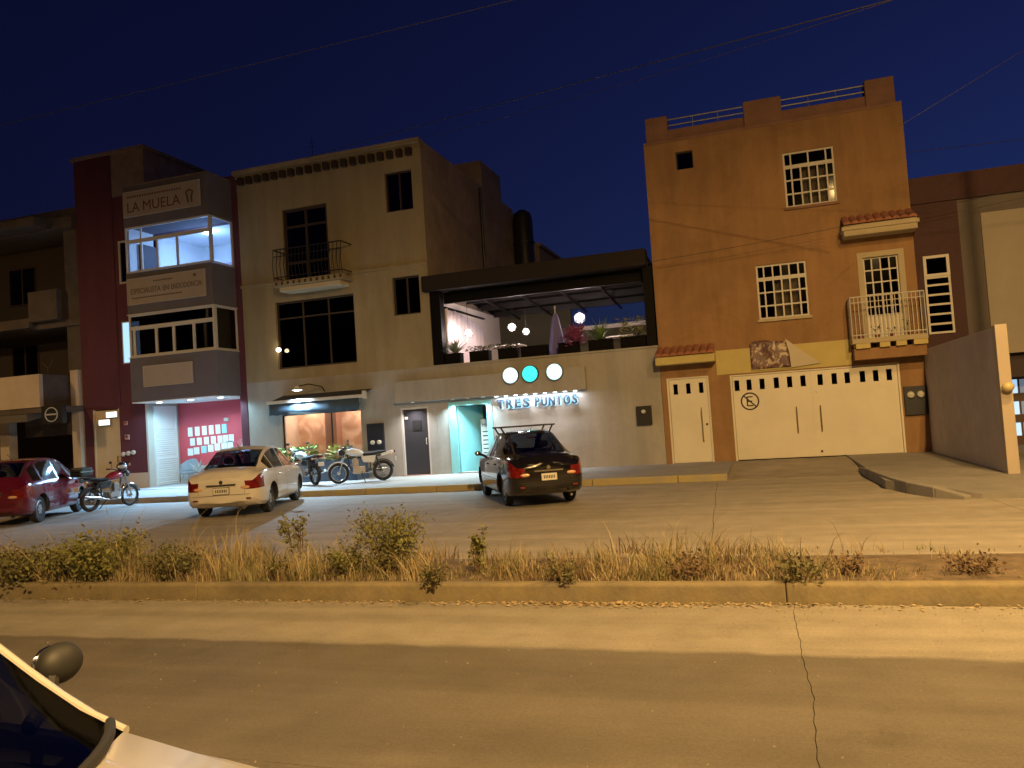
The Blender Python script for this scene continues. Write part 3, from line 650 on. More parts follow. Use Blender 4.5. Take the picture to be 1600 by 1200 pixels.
for (xx, kind, hh, lab) in ((-14.55, 'l', .35, 'broad green leafy plant at the left end of the window planter'), (-13.95, 'l', .4, 'low bushy plant second from left in the window planter'), (-13.35, 's', .5, 'thin spiky plant in the middle of the window planter'), (-12.75, 'l', .35, 'yellowish leafy plant right of centre in the window planter'), (-12.25, 's', .75, 'tall spiky plant at the right end of the window planter')):
    t = thing('planter_plant', lab, 'plant', (xx, -.5, .72), group='plants in the window planter')
    mb = MB()
    if kind == 'l': leafy(mb, (xx, -.5, .72), .32, hh * 1.35, 170, .2)
    else: spiky(mb, (xx, -.5, .72), 34, hh, .035)
    mb.build('foliage', m_gl if kind == 'l' and xx < -13 else (m_yg if kind == 'l' else m_ag), t)
    MB().tube([(xx, -.5, .70), (xx, -.5, .70 + hh * .6)], .012).build('stem', m_dirt, t)
meter_box(-11.98, -11.40, 1.0, 1.84, 'dark meter cabinet between the shop window and the black door', [(-11.78, 1.25, .07), (-11.55, 1.25, .07)], m_navy)
bx(-11.38, -11.28, -.05, -.006, 1.76, 1.9)
# black door
dd = bx(-10.74, -9.92, .06, .11, .16, 2.2).build('black_door', mat('black_door_enamel', (.035, .033, .04), .35), yh)
fr = MB().box(-10.80, -10.745, .0, .14, .14, 2.26).box(-9.915, -9.86, .0, .14, .14, 2.26).box(-10.745, -9.915, .0, .14, 2.205, 2.26); fr.build('door_frame', mat('pale_door_frame', (.5, .48, .46), .5), yh)
bx(-10.45, -10.15, .045, .059, 1.55, 1.85).build('door_plate', m_iron, dd)
MB().tube([(-10.0, .06, 1.1), (-10.0, .02, 1.1), (-10.0, .02, 1.28), (-10.0, .06, 1.28)], .012).build('handle', m_white, dd)
bx(-10.70, -10.60, .035, .059, 1.9, 1.98).build('door_chime', m_white, dd)
bx(-10.85, -9.81, -.10, .14, .10, .165).build('threshold', mat('terracotta_step', (.35, .17, .12), .8), yh)
# canopy band with downlights
cb = thing('canopy_band', 'long projecting plaster band over the doors carrying the round signs', 'canopy', (-8, 0, 2.4))
bx(-10.9, -4.82, -.24, -.006, 2.42, 3.08).build('band', m_gs, cb, bevel=.01)
def downlight(x, lab, e, col=(1, .95, .9), y=-.13):
    t = thing('downlight', lab, 'lamp', (x, y, 2.40), group='downlights under the canopy band')
    MB().lathe([(.06, 0), (.06, .03), (.05, .03), (.045, .012)], (x, y, 2.388)).build('trim', m_white, t)
    MB().lathe([(.044, 0), (.044, .008)], (x, y, 2.394)).build('lens', emis('cool_lens', (.85, .95, 1), 5), t)
    light('SPOT', 'lamp_light', (x, y - .06, 2.38), e, col, t, .04, rot=(R(-18), 0, 0), spot=R(140), blend=.9)
downlight(-10.33, 'small downlight directly above the black door', 110)
downlight(-9.0, 'first downlight above the turquoise doorway, nearest the black door', 110, (.62, .9, 1))
downlight(-8.5, 'middle downlight above the turquoise doorway', 110, (.62, .9, 1))
downlight(-8.0, 'downlight above the turquoise doorway, nearest the lettering', 110, (.62, .9, 1))
ls = thing('light_strip', 'row of small bright lamps under the band above the lettering', 'lamp', (-6.3, -.2, 2.4))
MB().box(-7.7, -5.0, -.225, -.175, 2.395, 2.419).build('housing', m_white, ls)
for i in range(9): bx(-7.6 + .3 * i, -7.5 + .3 * i, -.22, -.18, 2.385, 2.395).build('lamp_lens', MATS['cool_lens'], ls)
light('AREA', 'lamp_light', (-6.3, -.2, 2.37), 24, (.92, .93, 1), ls, 2.5, sizey=.06)

# ------------------------------------------------------------------ restaurant with roof terrace
rs = thing('restaurant', 'two-storey grey restaurant with open roofed terrace upstairs', 'restaurant', (-6, 0, .15))
wall_holes(-9.599, -2.71, .1, 3.45, .0, .22, [(-9.19, -7.79, .14, 2.33)]).build('wall', m_gs, rs)
bx(-9.6, -2.71, -.04, .45, 3.45, 3.50).build('ledge', m_gs, rs)
MB().box(-9.58, -9.4, .5, 8, .1, 5.6).build('party_wall', mat('cream_wall', (.72, .64, .58), .85, var=.05, scale=2, bump=.15), rs)
MB().box(-2.9, -2.71, .22, 8, .1, 5.3).build('side_wall', m_gs, rs)
bx(-9.4, -2.9, .22, 8, 3.28, 3.44).build('terrace_floor', mat('terrace_tile', (.3, .22, .17), .6), rs)
m_tb = mat('dark_terrace_steel', (.004, .0035, .0035), .6, spec=.12)
bx(-9.75, -2.86, -.22, .3, 5.78, 6.26).build('roof_fascia', mat('dark_brown_fascia', (.024, .019, .018), .8, spec=.15), rs, bevel=.02)
rf = MB().add([(-9.6, .3, 6.1), (-2.9, .3, 6.1), (-2.9, 6.2, 5.72), (-9.6, 6.2, 5.72), (-9.6, .3, 6.2), (-2.9, .3, 6.2), (-2.9, 6.2, 5.82), (-9.6, 6.2, 5.82)],
     [(0, 1, 2, 3), (7, 6, 5, 4), (0, 4, 5, 1), (1, 5, 6, 2), (2, 6, 7, 3), (3, 7, 4, 0)]).build('terrace_roof', m_tb, rs)
bx(-9.25, -3.0, .31, .45, 5.42, 5.779).build('added_dark_beam', m_tb, rs)  # dark beam added to hide the lit ceiling below the fascia
m_rafter = mat('brown_steel_beam', (.02, .016, .015), .45, metal=.3)
for yy in (1.4, 2.8, 4.2, 5.6):
    zt = 6.1 - .38 * (yy - .3) / 5.9
    bx(-9.4, -2.95, yy - .05, yy + .05, zt - .22, zt - .005).build('beam', m_rafter, rs)
for i in range(5):
    xx = -8.6 + i * 1.3
    MB().add([(xx, .3, 5.80), (xx + .05, .3, 5.80), (xx + .05, 6.2, 5.44), (xx, 6.2, 5.44), (xx, .3, 5.88), (xx + .05, .3, 5.88), (xx + .05, 6.2, 5.50), (xx, 6.2, 5.50)],
         [(0, 1, 2, 3), (7, 6, 5, 4), (0, 4, 5, 1), (1, 5, 6, 2), (2, 6, 7, 3), (3, 7, 4, 0)]).build('rafter', m_rafter, rs)
MB().box(-9.58, -9.25, -.02, .3, 3.5, 5.78).build('post', m_tb, rs); MB().box(-3.0, -2.74, -.02, .3, 3.5, 5.78).build('post', m_tb, rs)
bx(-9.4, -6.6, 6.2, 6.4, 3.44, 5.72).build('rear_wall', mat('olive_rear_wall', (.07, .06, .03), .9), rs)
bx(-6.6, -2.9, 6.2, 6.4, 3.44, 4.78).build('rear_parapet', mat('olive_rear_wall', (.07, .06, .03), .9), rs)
bx(-6.6, -2.9, 6.1, 6.42, 4.78, 4.93).build('parapet_coping', mat('cream_coping', (.7, .62, .52), .8), rs)
# big lit drape at left
vs = []; n = 46
for i in range(n + 1):
    t = i / n; yy = .55 + 3.6 * t; xx = -9.33 + .045 * math.sin(i * 1.35); vs += [(xx, yy, 3.5), (xx, yy, 5.30 - .35 * t * t + .03 * math.sin(i * .8))]
o = MB().add(vs, [(2 * i, 2 * i + 1, 2 * i + 3, 2 * i + 2) for i in range(n)]).build('curtain', mat('pink_white_drape', (.84, .74, .78), .9), rs, smooth=True); s = o.modifiers.new('s', 'SOLIDIFY'); s.thickness = .01
bx(-9.38, -9.28, .5, 4.2, 5.32, 5.36).build('curtain_rail', m_tb, rs)
# globes
for gi, (x, y, z, r, lab) in enumerate(((-8.74, .95, 4.5, .13, 'geodesic globe lamp hanging in front of the pale terrace drape'), (-7.61, 2, 4.68, .14, 'left one of two close globe lamps in the middle of the terrace'), (-7.14, 2, 4.49, .12, 'lower right one of two close globe lamps in the middle of the terrace'), (-5.34, 2, 4.75, .18, 'largest globe lamp hanging before the blue sky gap of the terrace'))):
    t = thing('globe_lamp', lab, 'lamp', (x, y, z), group='globe lamps on the terrace')
    bm = bmesh.new(); bmesh.ops.create_icosphere(bm, subdivisions=1, radius=r); ico = MB().add([tuple(v.co + Vector((x, y, z))) for v in bm.verts], [tuple(v.index for v in f.verts) for f in bm.faces])
    cage = MB()
    for e in bm.edges: cage.tube([e.verts[0].co * 1.03 + Vector((x, y, z)), e.verts[1].co * 1.03 + Vector((x, y, z))], .006, 4)
    bm.free()
    cage.build('cage', m_iron, t)
    MB().ell((x, y, z), r * .55, r * .55, r * .55).build('bulb', emis('globe_bulb', (1, .82, .78), 130), t, smooth=True)
    MB().tube([(x, y, z + r), (x, y, 5.55)], .006, 5).build('cord', m_iron, t)
# planter boxes along the ledge and their plants
m_pb = mat('black_planter', (.006, .005, .005), .8, spec=.1)
m_mg = mat('magenta_foliage', (.22, .035, .11), .7, col2=(.34, .07, .18), scale=16)
m_dk = mat('dark_herb', (.07, .09, .04), .8, col2=(.14, .13, .06), scale=16)
pl = [(-9.23, -8.72, 'agave', 'spiky agave at the left end of the terrace ledge'), (-8.42, -7.8, 'herb', 'low trailing herb in the second terrace planter'), (-7.5, -6.92, 'herb', 'low trailing herb in the third terrace planter'),
      (-6.78, -5.98, 'none', ''), (-5.62, -5.02, 'magenta', 'feathery magenta plant on the terrace ledge'), (-4.72, -4.02, 'green', 'bright green grassy plant right of the magenta one'), (-3.78, -3.05, 'yellow', 'yellow-green bushy plant at the right end of the terrace')]
names = ['leftmost black planter box on the terrace ledge under the agave', 'second black planter box from the left on the terrace ledge', 'third black planter box from the left on the terrace ledge', 'empty-looking black planter box beside the folded parasol', 'black planter box under the magenta plant', 'black planter box under the bright green plant', 'rightmost black planter box under the yellow-green bush']
for (a, b, kd, lab), pn in zip(pl, names):
    t = thing('terrace_planter', pn, 'planter', ((a + b) / 2, .2, 3.5), group='planter boxes on the terrace ledge')
    bx(a, b, .05, .36, 3.505, 3.80).build('box', m_pb, t, bevel=.01); bx(a - .01, b + .01, .04, .37, 3.801, 3.83).build('rim', m_pb, t)
    if kd == 'none': continue
    cx = (a + b) / 2; p = thing('terrace_plant', lab, 'plant', (cx, .2, 3.83), group='plants on the terrace ledge'); mb = MB()
    if kd == 'agave': spiky(mb, (cx + .05, .2, 3.8), 60, .68, .035); m = m_ag
    elif kd == 'herb':
        for k in range(5): leafy(mb, (a + (b - a) * (k + .5) / 5, .2, 3.82), .16, .17, 40, .1, .2)
        m = m_dk
    elif kd == 'magenta':
        spiky(mb, (cx + .2, .15, 3.8), 110, .72, .035, .75, .2); leafy(mb, (cx + .2, .1, 3.7), .26, .55, 200, .13); m = m_mg
    elif kd == 'green': spiky(mb, (cx, .2, 3.8), 90, .75, .028, .8); m = m_gl
    else: leafy(mb, (cx, .2, 3.82), .38, .55, 260, .12); m = m_yg
    mb.build('foliage', m, p); MB().tube([(cx, .2, 3.8), (cx, .2, 3.95)], .015).build('stem', m_dirt, p)
pt_ = thing('folded_parasol', 'folded blue-violet parasol standing behind the terrace ledge', 'parasol', (-5.82, .75, 3.44))
pf = []
for i in range(9):
    t = i / 8; r = .05 + .2 * (1 - t) ** .8 if t > .08 else .2; pf.append((r, 1.3 - 1.25 * (1 - t)))
vs = []; fs = []; n = 16
for i, (r, h) in enumerate(pf):
    for k in range(n): a = 2 * math.pi * k / n; q = r * (1 + .18 * (k % 2)); vs.append((-5.82 + q * math.cos(a), .75 + q * math.sin(a), 3.5 + h))
for i in range(len(pf) - 1):
    for k in range(n): fs.append((i * n + k, i * n + (k + 1) % n, (i + 1) * n + (k + 1) % n, (i + 1) * n + k))
MB().add(vs, fs).build('canopy', mat('violet_canvas', (.15, .14, .40), .85), pt_, smooth=True)
MB().tube([(-5.82, .75, 3.44), (-5.82, .75, 5.0)], .02).build('pole', m_white, pt_); MB().ell((-5.82, .75, 5.0), .035, .035, .05).build('finial', m_white, pt_)
MB().lathe([(.22, 0), (.22, .06), (.04, .1)], (-5.82, .75, 3.445)).build('base', m_gs, pt_)
# white terrace table tops
for k, (xx, yy, lab) in enumerate(((-8.0, 3.0, 'white terrace table near the pale drape'), (-4.3, 3.4, 'white terrace table near the right-hand post'))):
    t = thing('terrace_table', lab, 'table', (xx, yy, 3.44))
    MB().box(xx - .45, xx + .45, yy - .4, yy + .4, 4.14, 4.18).build('table_top', m_white, t); MB().tube([(xx, yy, 3.44), (xx, yy, 4.14)], .04).build('leg', m_iron, t); MB().lathe([(.25, 0), (.25, .03)], (xx, yy, 3.445)).build('base', m_iron, t)
# turquoise doorway
m_tq = mat('turquoise_paint', (.22, .55, .60), .6, var=.06, scale=3)
MB().box(-9.19, -8.94, -.02, .3, .14, 2.33).box(-7.96, -7.79, -.02, .3, .14, 2.33).box(-8.94, -7.96, -.02, .3, 2.2, 2.33).build('doorway_surround', m_tq, rs)
MB().box(-9.25, -9.195, .22, 1.6, .14, 2.6).box(-7.79, -7.70, .22, 1.6, .14, 2.6).box(-9.25, -7.7, .22, 1.6, 2.5, 2.6).build('hall_wall', m_gs, rs)
bx(-9.25, -7.7, 1.55, 1.6, .14, 2.5).build('hall_rear_wall', mat('hall_grey', (.3, .29, .28), .9), rs)
ld = MB().add([(-8.93, .05, .16), (-8.45, .95, .16), (-8.45, .95, 2.18), (-8.93, .05, 2.18), (-8.90, .03, .16), (-8.42, .93, .16), (-8.42, .93, 2.18), (-8.90, .03, 2.18)], [(0, 1, 2, 3), (7, 6, 5, 4), (0, 4, 5, 1), (1, 5, 6, 2), (2, 6, 7, 3), (3, 7, 4, 0)]).build('open_door', m_tq, rs)
MB().tube([(-8.46, .85, 1.0), (-8.42, .8, 1.0), (-8.42, .8, 1.2), (-8.46, .85, 1.2)], .012).build('handle', m_white, ld)
bx(-8.95, -7.9, -.12, .3, .08, .19).build('door_step', m_side, rs)
bo = thing('menu_board', 'grey printed menu board standing inside the turquoise doorway', 'sign', (-8.2, .5, .15))
bx(-8.38, -7.97, .55, .58, .3, 1.75).build('panel', mat('pale_print_board', (.5, .5, .48), .7), bo)
text_mb('MENU', .14, -8.34, .545, 1.52, .001, width=.33).build('lettering', m_iron, bo)
mb = MB()
for i in range(6): mb.box(-8.33, -8.33 + random.uniform(.2, .33), .545, .549, 1.35 - i * .13, 1.38 - i * .13)
mb.build('printed_lines', m_iron, bo); MB().box(-8.36, -8.33, .5, .66, .16, .3).box(-8.02, -7.99, .5, .66, .16, .3).build('foot', m_iron, bo)
# sign lettering
lt = thing('restaurant_sign', 'dark raised lettering TRES PUNTOS with pale blue halo light', 'sign', (-6.3, -.05, 2.05))
def bold(ch_, x, z, wd, hh, y, r, n, ext):
    mb = MB(); base = text_mb(ch_, hh, 0, 0, 0, ext, width=wd); mn = min(v[0] for v in base.v)
    for k in range(n):
        a = 2 * math.pi * k / n; dy = .0006 * k
        mb.add([(v[0] - mn + x + r * math.cos(a), v[1] + y + dy, v[2] + z + r * math.sin(a)) for v in base.v], base.f)
    return mb
LW_ = {'T': .85, 'R': .82, 'E': .72, 'S': .80, 'P': .78, 'U': .95, 'N': 1.0, 'O': 1.15}
for word, x0, x1 in (('TRES', -7.58, -6.56), ('PUNTOS', -6.40, -5.12)):
    tot = sum(LW_[c] for c in word); gap = .22; unit = (x1 - x0) / (tot + gap * (len(word) - 1)); cx = x0
    for c in word:
        wd = LW_[c] * unit
        lo = bold(c, cx + .012, 2.03, wd - .024, .39, -.10, .012, 6, .018).build('letter', mat('dark_steel_letters', (.018, .028, .045), .55), lt)
        bold(c, cx + .02, 2.03, wd - .04, .39, -.03, .024, 8, .006).build('halo_light', emis('halo_blue', (.30, .72, 1), .42), lo)
        cx += wd + gap * unit
for cx, colr, nm, lab in ((-7.03, (.66, .95, 1), 'white_disc_light', 'left round white light sign above the lettering'), (-6.43, (.05, .85, .82), 'cyan_disc_light', 'middle round turquoise light sign above the lettering'), (-5.69, (.60, .95, 1), 'pale_disc_light', 'right round pale blue light sign above the lettering')):
    t = thing('round_light_sign', lab, 'sign', (cx, -.25, 2.75), group='three round light signs')
    MB().lathe([(.25, 0), (.25, .10), (.235, .10)], (cx, -.245, 2.98), (0, -1, 0), 32).build('rim', m_blk, t)
    MB().lathe([(.234, 0), (.23, .012), (0, .02)], (cx, -.344, 2.98), (0, -1, 0), 32).build('light_face', emis(nm, colr, .40), t)
mbx = meter_box(-3.45, -3.02, 1.28, 1.82, 'single dark meter box on the plain grey restaurant wall', [(-3.24, 1.66, .06)], m_blk)
# ------------------------------------------------------------------ red dental building
rb = thing('red_building', 'dark red three-storey dental building with grey window bays and signs', 'building', (-20, 0, .15))
m_rd = mat('red_stucco', (.105, .027, .045), .85, streak=True, var=.15, scale=2, bump=.2, bscale=28, stain=.15)
m_bay = mat('brown_grey_bay', (.125, .115, .14), .85, var=.08, scale=1.5, bump=.1, stain=.1)
m_unp = mat('unpainted_block', (.23, .18, .15), .95, var=.2, scale=3, bump=.4, bscale=14)
LW = [(-21.5, -20.68, 4.55, 6.05), (-21.5, -20.68, 7.40, 8.95)]
wall_holes(-23.31, -16.39, 3.08, 10.55, 0, .2, LW + [(-19.93, -16.70, 7.41, 8.97), (-19.9, -16.75, 4.6, 6.0)]).build('wall', m_rd, rb)
wall_holes(-23.31, -20.58, .1, 3.08, 0, .2, [(-22.92, -21.75, .14, 3.0)]).build('wall', m_rd, rb)
bx(-16.66, -16.39, -.02, 1.5, .1, 3.08).build('side_pier', m_rd, rb)
bx(-20.58, -20.50, -.03, .0, .1, 3.08).build('door_jamb', mat('pale_jamb', (.5, .5, .5), .6), rb)
MB().box(-21.7, -20.6, -.02, -.001, .1, .68).build('plinth', mat('beige_plinth', (.5, .42, .36), .8), rb)
bx(-23.31, -21.65, -.03, -.001, 3.08, 12.1).build('tower_front', m_rd, rb)
MB().box(-23.31, -20.2, .0, .2, 10.55, 12.1).box(-20.4, -20.2, .2, 6, 10.55, 12.1).box(-23.31, -23.1, .2, 6, 10.55, 12.1).build('stair_tower', m_unp, rb)
MB().add([(-23.4, -.1, 12.1), (-20.1, -.1, 12.1), (-20.1, 6.1, 12.1), (-23.4, 6.1, 12.1), (-23.4, -.1, 12.22), (-20.1, -.1, 12.22), (-20.1, 6.1, 12.22), (-23.4, 6.1, 12.22)],
     [(0, 3, 2, 1), (4, 5, 6, 7), (0, 1, 5, 4), (1, 2, 6, 5), (2, 3, 7, 6), (3, 0, 4, 7)]).build('tower_roof', m_unp, rb)
MB().box(-23.31, -23.1, .2, 8, .1, 10.5).box(-16.6, -16.4, 1.5, 8, .1, 10.5).box(-23.1, -16.6, 7.8, 8, .1, 10.5).build('side_wall', m_unp, rb)
MB().box(-23.1, -16.6, .2, 7.8, 10.2, 10.4).box(-23.1, -16.6, .2, 7.8, 6.3, 6.5).box(-23.1, -16.6, .2, 7.8, 3.09, 3.3).build('floor_slab', mat('white_ceiling', (.62, .64, .66), .8), rb)
B0, B1, BY = -20.05, -16.62, -1.2
for z0, z1 in ((3.08, 4.55), (6.03, 7.40), (8.98, 10.35)): bx(B0, B1, BY, -.001, z0, z1).build('bay_band', m_bay, rb, bevel=.008)
bx(B0 + .02, B1 - .02, BY + .02, -.02, 10.351, 10.40).build('bay_roof', m_unp, rb)
for z in (6.0, 4.552): bx(B0 - .02, B1 + .03, BY - .02, -.001, z - (.0 if z < 5 else 0), z + .028).build('white_edge', m_white, rb)
# bay windows
xs = [B0 + .01, B0 + .16, -19.05, -18.38, -17.55, B1 - .01]
w2 = grid_window(rb, [B0 + .01, B0 + .2, -18.95, -18.25, -17.45, B1 - .01], [4.58, 5.55], BY + .02, m_white, m_darkglass, .07, .09, .07)
grid_window(rb, [B0 + .01, B1 - .01], [5.551, 6.0], BY + .02, m_white, m_darkglass, .06, .04, .07, name='transom')
m_clear = glass('clear_bay_glass', (.95, .98, 1), .15, .02, .92)
w3 = grid_window(rb, [B0 + .01, -19.4, -18.75, -17.95, B1 - .01], [7.42, 8.48], BY + .02, mat('grey_white_frame', (.5, .5, .5), .5), m_clear, .06, .07, .06)
grid_window(rb, [B0 + .01, -19.4, B1 - .01], [8.481, 8.97], BY + .02, MATS['grey_white_frame'], m_clear, .06, .05, .06, name='transom')
for z0, z1, gm in ((7.42, 8.97, m_clear), (4.58, 6.0, m_darkglass)):
    f = MB().box(B1 - .06, B1 - .01, BY + .1, BY + .16, z0, z1).box(B1 - .06, B1 - .01, -.08, -.002, z0, z1).box(B1 - .06, B1 - .01, BY + .16, -.08, z0, z0 + .05).box(B1 - .06, B1 - .01, BY + .16, -.08, z1 - .05, z1).build('side_window', m_white, rb)
    bx(B1 - .04, B1 - .034, BY + .16, -.08, z0 + .05, z1 - .05).build('pane', gm, f)
# small windows left of the bays
sw3 = grid_window(rb, [-21.5, -20.68], [7.40, 8.95], .02, m_white, m_darkglass, .07, .04, .06)
sw2 = frame_mb([-21.5, -20.68], [4.55, 6.05], .02, .08, .04, .03).build('window', m_white, rb)
bx(-21.46, -20.72, .04, .046, 4.59, 6.01).build('lit_pane', emis('lit_blue_blind', (.38, .68, 1), .42), sw2)
# upper office: white walls, lilac lower wall, ceiling lamp
bx(-19.95, -16.75, 2.6, 2.65, 6.5, 8.3).build('office_rear_wall', mat('lilac_wall', (.55, .42, .55), .85), rb)
bx(-19.95, -16.75, 2.58, 2.599, 8.3, 10.2).build('office_wall_top', mat('white_wall', (.75, .78, .8), .85), rb)
MB().box(-19.98, -19.93, -1.12, 2.6, 7.41, 9.0).build('office_side_wall', MATS['white_wall'], rb)
bx(-19.95, -16.72, -1.1, 2.6, 9.0, 9.05).build('office_ceiling', MATS['white_wall'], rb)
bx(-19.92, -19.8, -.7, .1, 7.42, 8.5).build('cabinet', mat('dark_cabinet', (.05, .05, .07), .6), rb)
t = thing('ceiling_lamp', 'bright ceiling lamp glowing inside the top-floor blue-lit bay', 'lamp', (-18.1, .6, 8.95))
MB().lathe([(.16, 0), (.16, .05), (.1, .08)], (-18.1, .6, 8.9), n=18).build('lens', emis('office_lens', (.8, .95, 1), 12), t)
light('AREA', 'lamp_light', (-18.1, .6, 8.88), 34, (.28, .52, 1), t, .4)
light('POINT', 'room_glow', (-18.1, .6, 8.3), 38, (.28, .52, 1), t, .1)
# ground-floor shop
m_sr = mat('bright_red_wall', (.60, .09, .12), .8)
bx(-20.5, -16.66, 1.5, 1.55, .1, 3.08).build('shop_rear_wall', m_sr, rb)
bx(-20.5, -16.66, 1.47, 1.499, .15, .75).build('dado', mat('white_dado', (.75, .78, .8), .7), rb)
bx(-20.58, -20.52, .0, 1.55, .1, 3.08).build('shop_side_wall', m_white, rb)
bx(-20.5, -16.66, -1.0, 1.5, .1, .165).build('shop_floor', mat('white_tile_floor', (.6, .62, .65), .4), rb)
bx(-20.04, -16.67, -1.19, 1.5, 3.05, 3.079).build('shop_ceiling', MATS['white_wall'], rb)
ld = bx(-20.519, -20.47, .25, 1.35, .18, 2.98).build('louver_door', mat('white_louver', (.72, .76, .78), .5), rb)
sl = MB().add([(-20.47, .3, .3), (-20.44, .3, .27), (-20.44, 1.3, .27), (-20.47, 1.3, .3), (-20.47, .3, .26), (-20.47, 1.3, .26)], [(0, 1, 2, 3), (1, 4, 5, 2), (0, 4, 1), (3, 2, 5)]).build('slat', MATS['white_louver'], ld)
for i in range(1, 25): copy_child(sl, ld, dz=i * .075 + (.08 if i > 11 else 0))
MB().box(-20.47, -20.445, .25, .29, .18, 2.98).box(-20.47, -20.445, 1.31, 1.35, .18, 2.98).build('stile', MATS['white_louver'], ld)
for k, (xx, yy, lab) in enumerate(((-19.5, -.55, 'left recessed ceiling lamp of the red-walled shop'), (-18.3, -.45, 'middle recessed ceiling lamp of the red-walled shop'), (-17.1, -.45, 'right recessed ceiling lamp of the red-walled shop'))):
    t = thing('ceiling_lamp', lab, 'lamp', (xx, yy, 3.04), group='ceiling lamps of the red-walled shop')
    MB().lathe([(.09, 0), (.09, .012)], (xx, yy, 3.036), n=18).build('lens', emis('shop_lens', (.9, 1, 1), 4), t)
    light('SPOT', 'lamp_light', (xx, yy, 3.02), 65, (.42, .82, 1), t, .05, spot=R(170), blend=.4); light('SPOT', 'lamp_beam', (xx, yy, 3.02), 520, (.26, .56, 1), t, .05, rot=(R(-42), 0, 0), spot=R(95), blend=.9)
m_paper = mat('white_paper', (.8, .82, .82), .8); m_paperb = mat('pale_blue_paper', (.35, .68, .78), .8)
ordn = ['first', 'second', 'third', 'fourth', 'fifth', 'sixth', 'seventh']
rows = (('top', 2.0, (-20.0, -19.69, -19.38, -19.08, -18.79, -18.52), .2, .33), ('middle', 1.63, (-19.92, -19.62, -19.31, -19.01, -18.72, -18.48, -18.24), .21, .27), ('bottom', 1.27, (-20.03, -19.76, -19.44, -19.14, -18.85, -18.56, -18.30), .24, .26))
for rn, z, xsr, pw, ph in rows:
    for i, xx in enumerate(xsr):
        dz = (.03 * i if rn == 'bottom' else .008 * i)
        tag(bx(xx - pw / 2, xx + pw / 2, 1.488, 1.4955, z - ph / 2 + dz, z + ph / 2 + dz).build('paper_sheet', m_paperb if (rn, i) in (('top', 5), ('bottom', 2)) else m_paper, None, loc=(xx, 1.49, z)),
            f'{ordn[i]} sheet from the left in the {rn} row of papers on the red wall', 'paper', 'papers pinned to the red shop wall')
t = thing('armchair', 'pale blue shell armchair against the red shop wall', 'chair', (-19.75, 1.0, .165))
vs = []; fs = []
for i in range(7):
    for j in range(9):
        a = math.pi * (j / 8); r = .28 + .08 * i / 6; vs.append((-19.75 + r * math.cos(a), 1.0 + r * .8 * math.sin(a), .58 + .45 * i / 6 * (.5 + .5 * math.sin(a))))
for i in range(6):
    for j in range(8): k = i * 9 + j; fs.append((k, k + 1, k + 10, k + 9))
o = MB().add(vs, fs).build('backrest', mat('blue_grey_vinyl', (.25, .32, .4), .5), t, smooth=True); s = o.modifiers.new('s', 'SOLIDIFY'); s.thickness = .03
MB().lathe([(.27, 0), (.29, .06), (.24, .1)], (-19.75, 1.0, .5), n=16).build('seat', MATS['blue_grey_vinyl'], t, smooth=True)
for a in (.6, 2.2, 3.9, 5.5): MB().tube([(-19.75 + .15 * math.cos(a), 1 + .15 * math.sin(a), .5), (-19.75 + .28 * math.cos(a), 1 + .28 * math.sin(a), .165)], .015).build('leg', m_white, t)
t = thing('dried_plant', 'spray of pale dried palm leaves beside the shop armchair', 'plant', (-19.25, .9, .165))
mb = MB(); spiky(mb, (-19.25, .9, .5), 40, .6, .04); mb.build('foliage', mat('pale_dry_palm', (.5, .55, .55), .8), t); MB().lathe([(.12, 0), (.16, .36), (.13, .36)], (-19.25, .9, .165), n=14).build('pot', m_white, t)
tag(bx(-18.48, -18.30, 1.44, 1.499, 2.3, 2.42).build('wall_switch', m_white, None, loc=(-18.4, 1.45, 2.3)), 'small white emergency lamp on the red shop wall above the papers', 'switch')
t = thing('floor_fan', 'white pedestal fan at the right side of the red shop', 'fan', (-17.0, .5, .165))
MB().lathe([(.16, 0), (.15, .03), (.03, .05)], (-17, .5, .165)).build('base', m_white, t); MB().tube([(-17, .5, .2), (-17, .5, 1.35)], .02).build('pole', m_white, t)
rg = MB()
for q in range(4): r = .06 + .055 * q; rg.tube([(-17 + r * math.cos(a * .3142), .42, 1.4 + r * math.sin(a * .3142)) for a in range(20)], .005, 4, True)
rg.build('guard', m_white, t); MB().lathe([(.05, -.05), (.06, .08)], (-17, .5, 1.4), (0, -1, 0), 12).build('motor', m_white, t)
# house door, its lamps, intercoms
dd = bx(-22.86, -21.8, .04, .09, .15, 2.96).build('house_door', mat('beige_door', (.55, .43, .28), .6, var=.05), rb)
MB().box(-22.92, -22.865, .0, .12, .14, 3.0).box(-21.795, -21.75, .0, .12, .14, 3.0).build('door_frame', MATS['beige_door'], rb)
MB().tube([(-21.9, .04, 1.1), (-21.9, 0, 1.1), (-21.9, 0, 1.3), (-21.9, .04, 1.3)], .014).build('handle', m_iron, dd)
for xx, zz, lab in ((-22.03, 2.79, 'upper glowing white sign box over the beige house door'), (-22.37, 2.53, 'lower glowing white sign box over the beige house door')):
    t = thing('lit_sign_box', lab, 'sign', (xx, -.05, zz), group='two glowing boxes over the beige door')
    bx(xx - .25, xx + .25, -.06, -.032, zz - .11, zz + .11).build('casing', m_white, t); bx(xx - .23, xx + .23, -.075, -.0605, zz - .09, zz + .09).build('light_face', emis('cool_sign_face', (.8, .95, .95), .8), t)
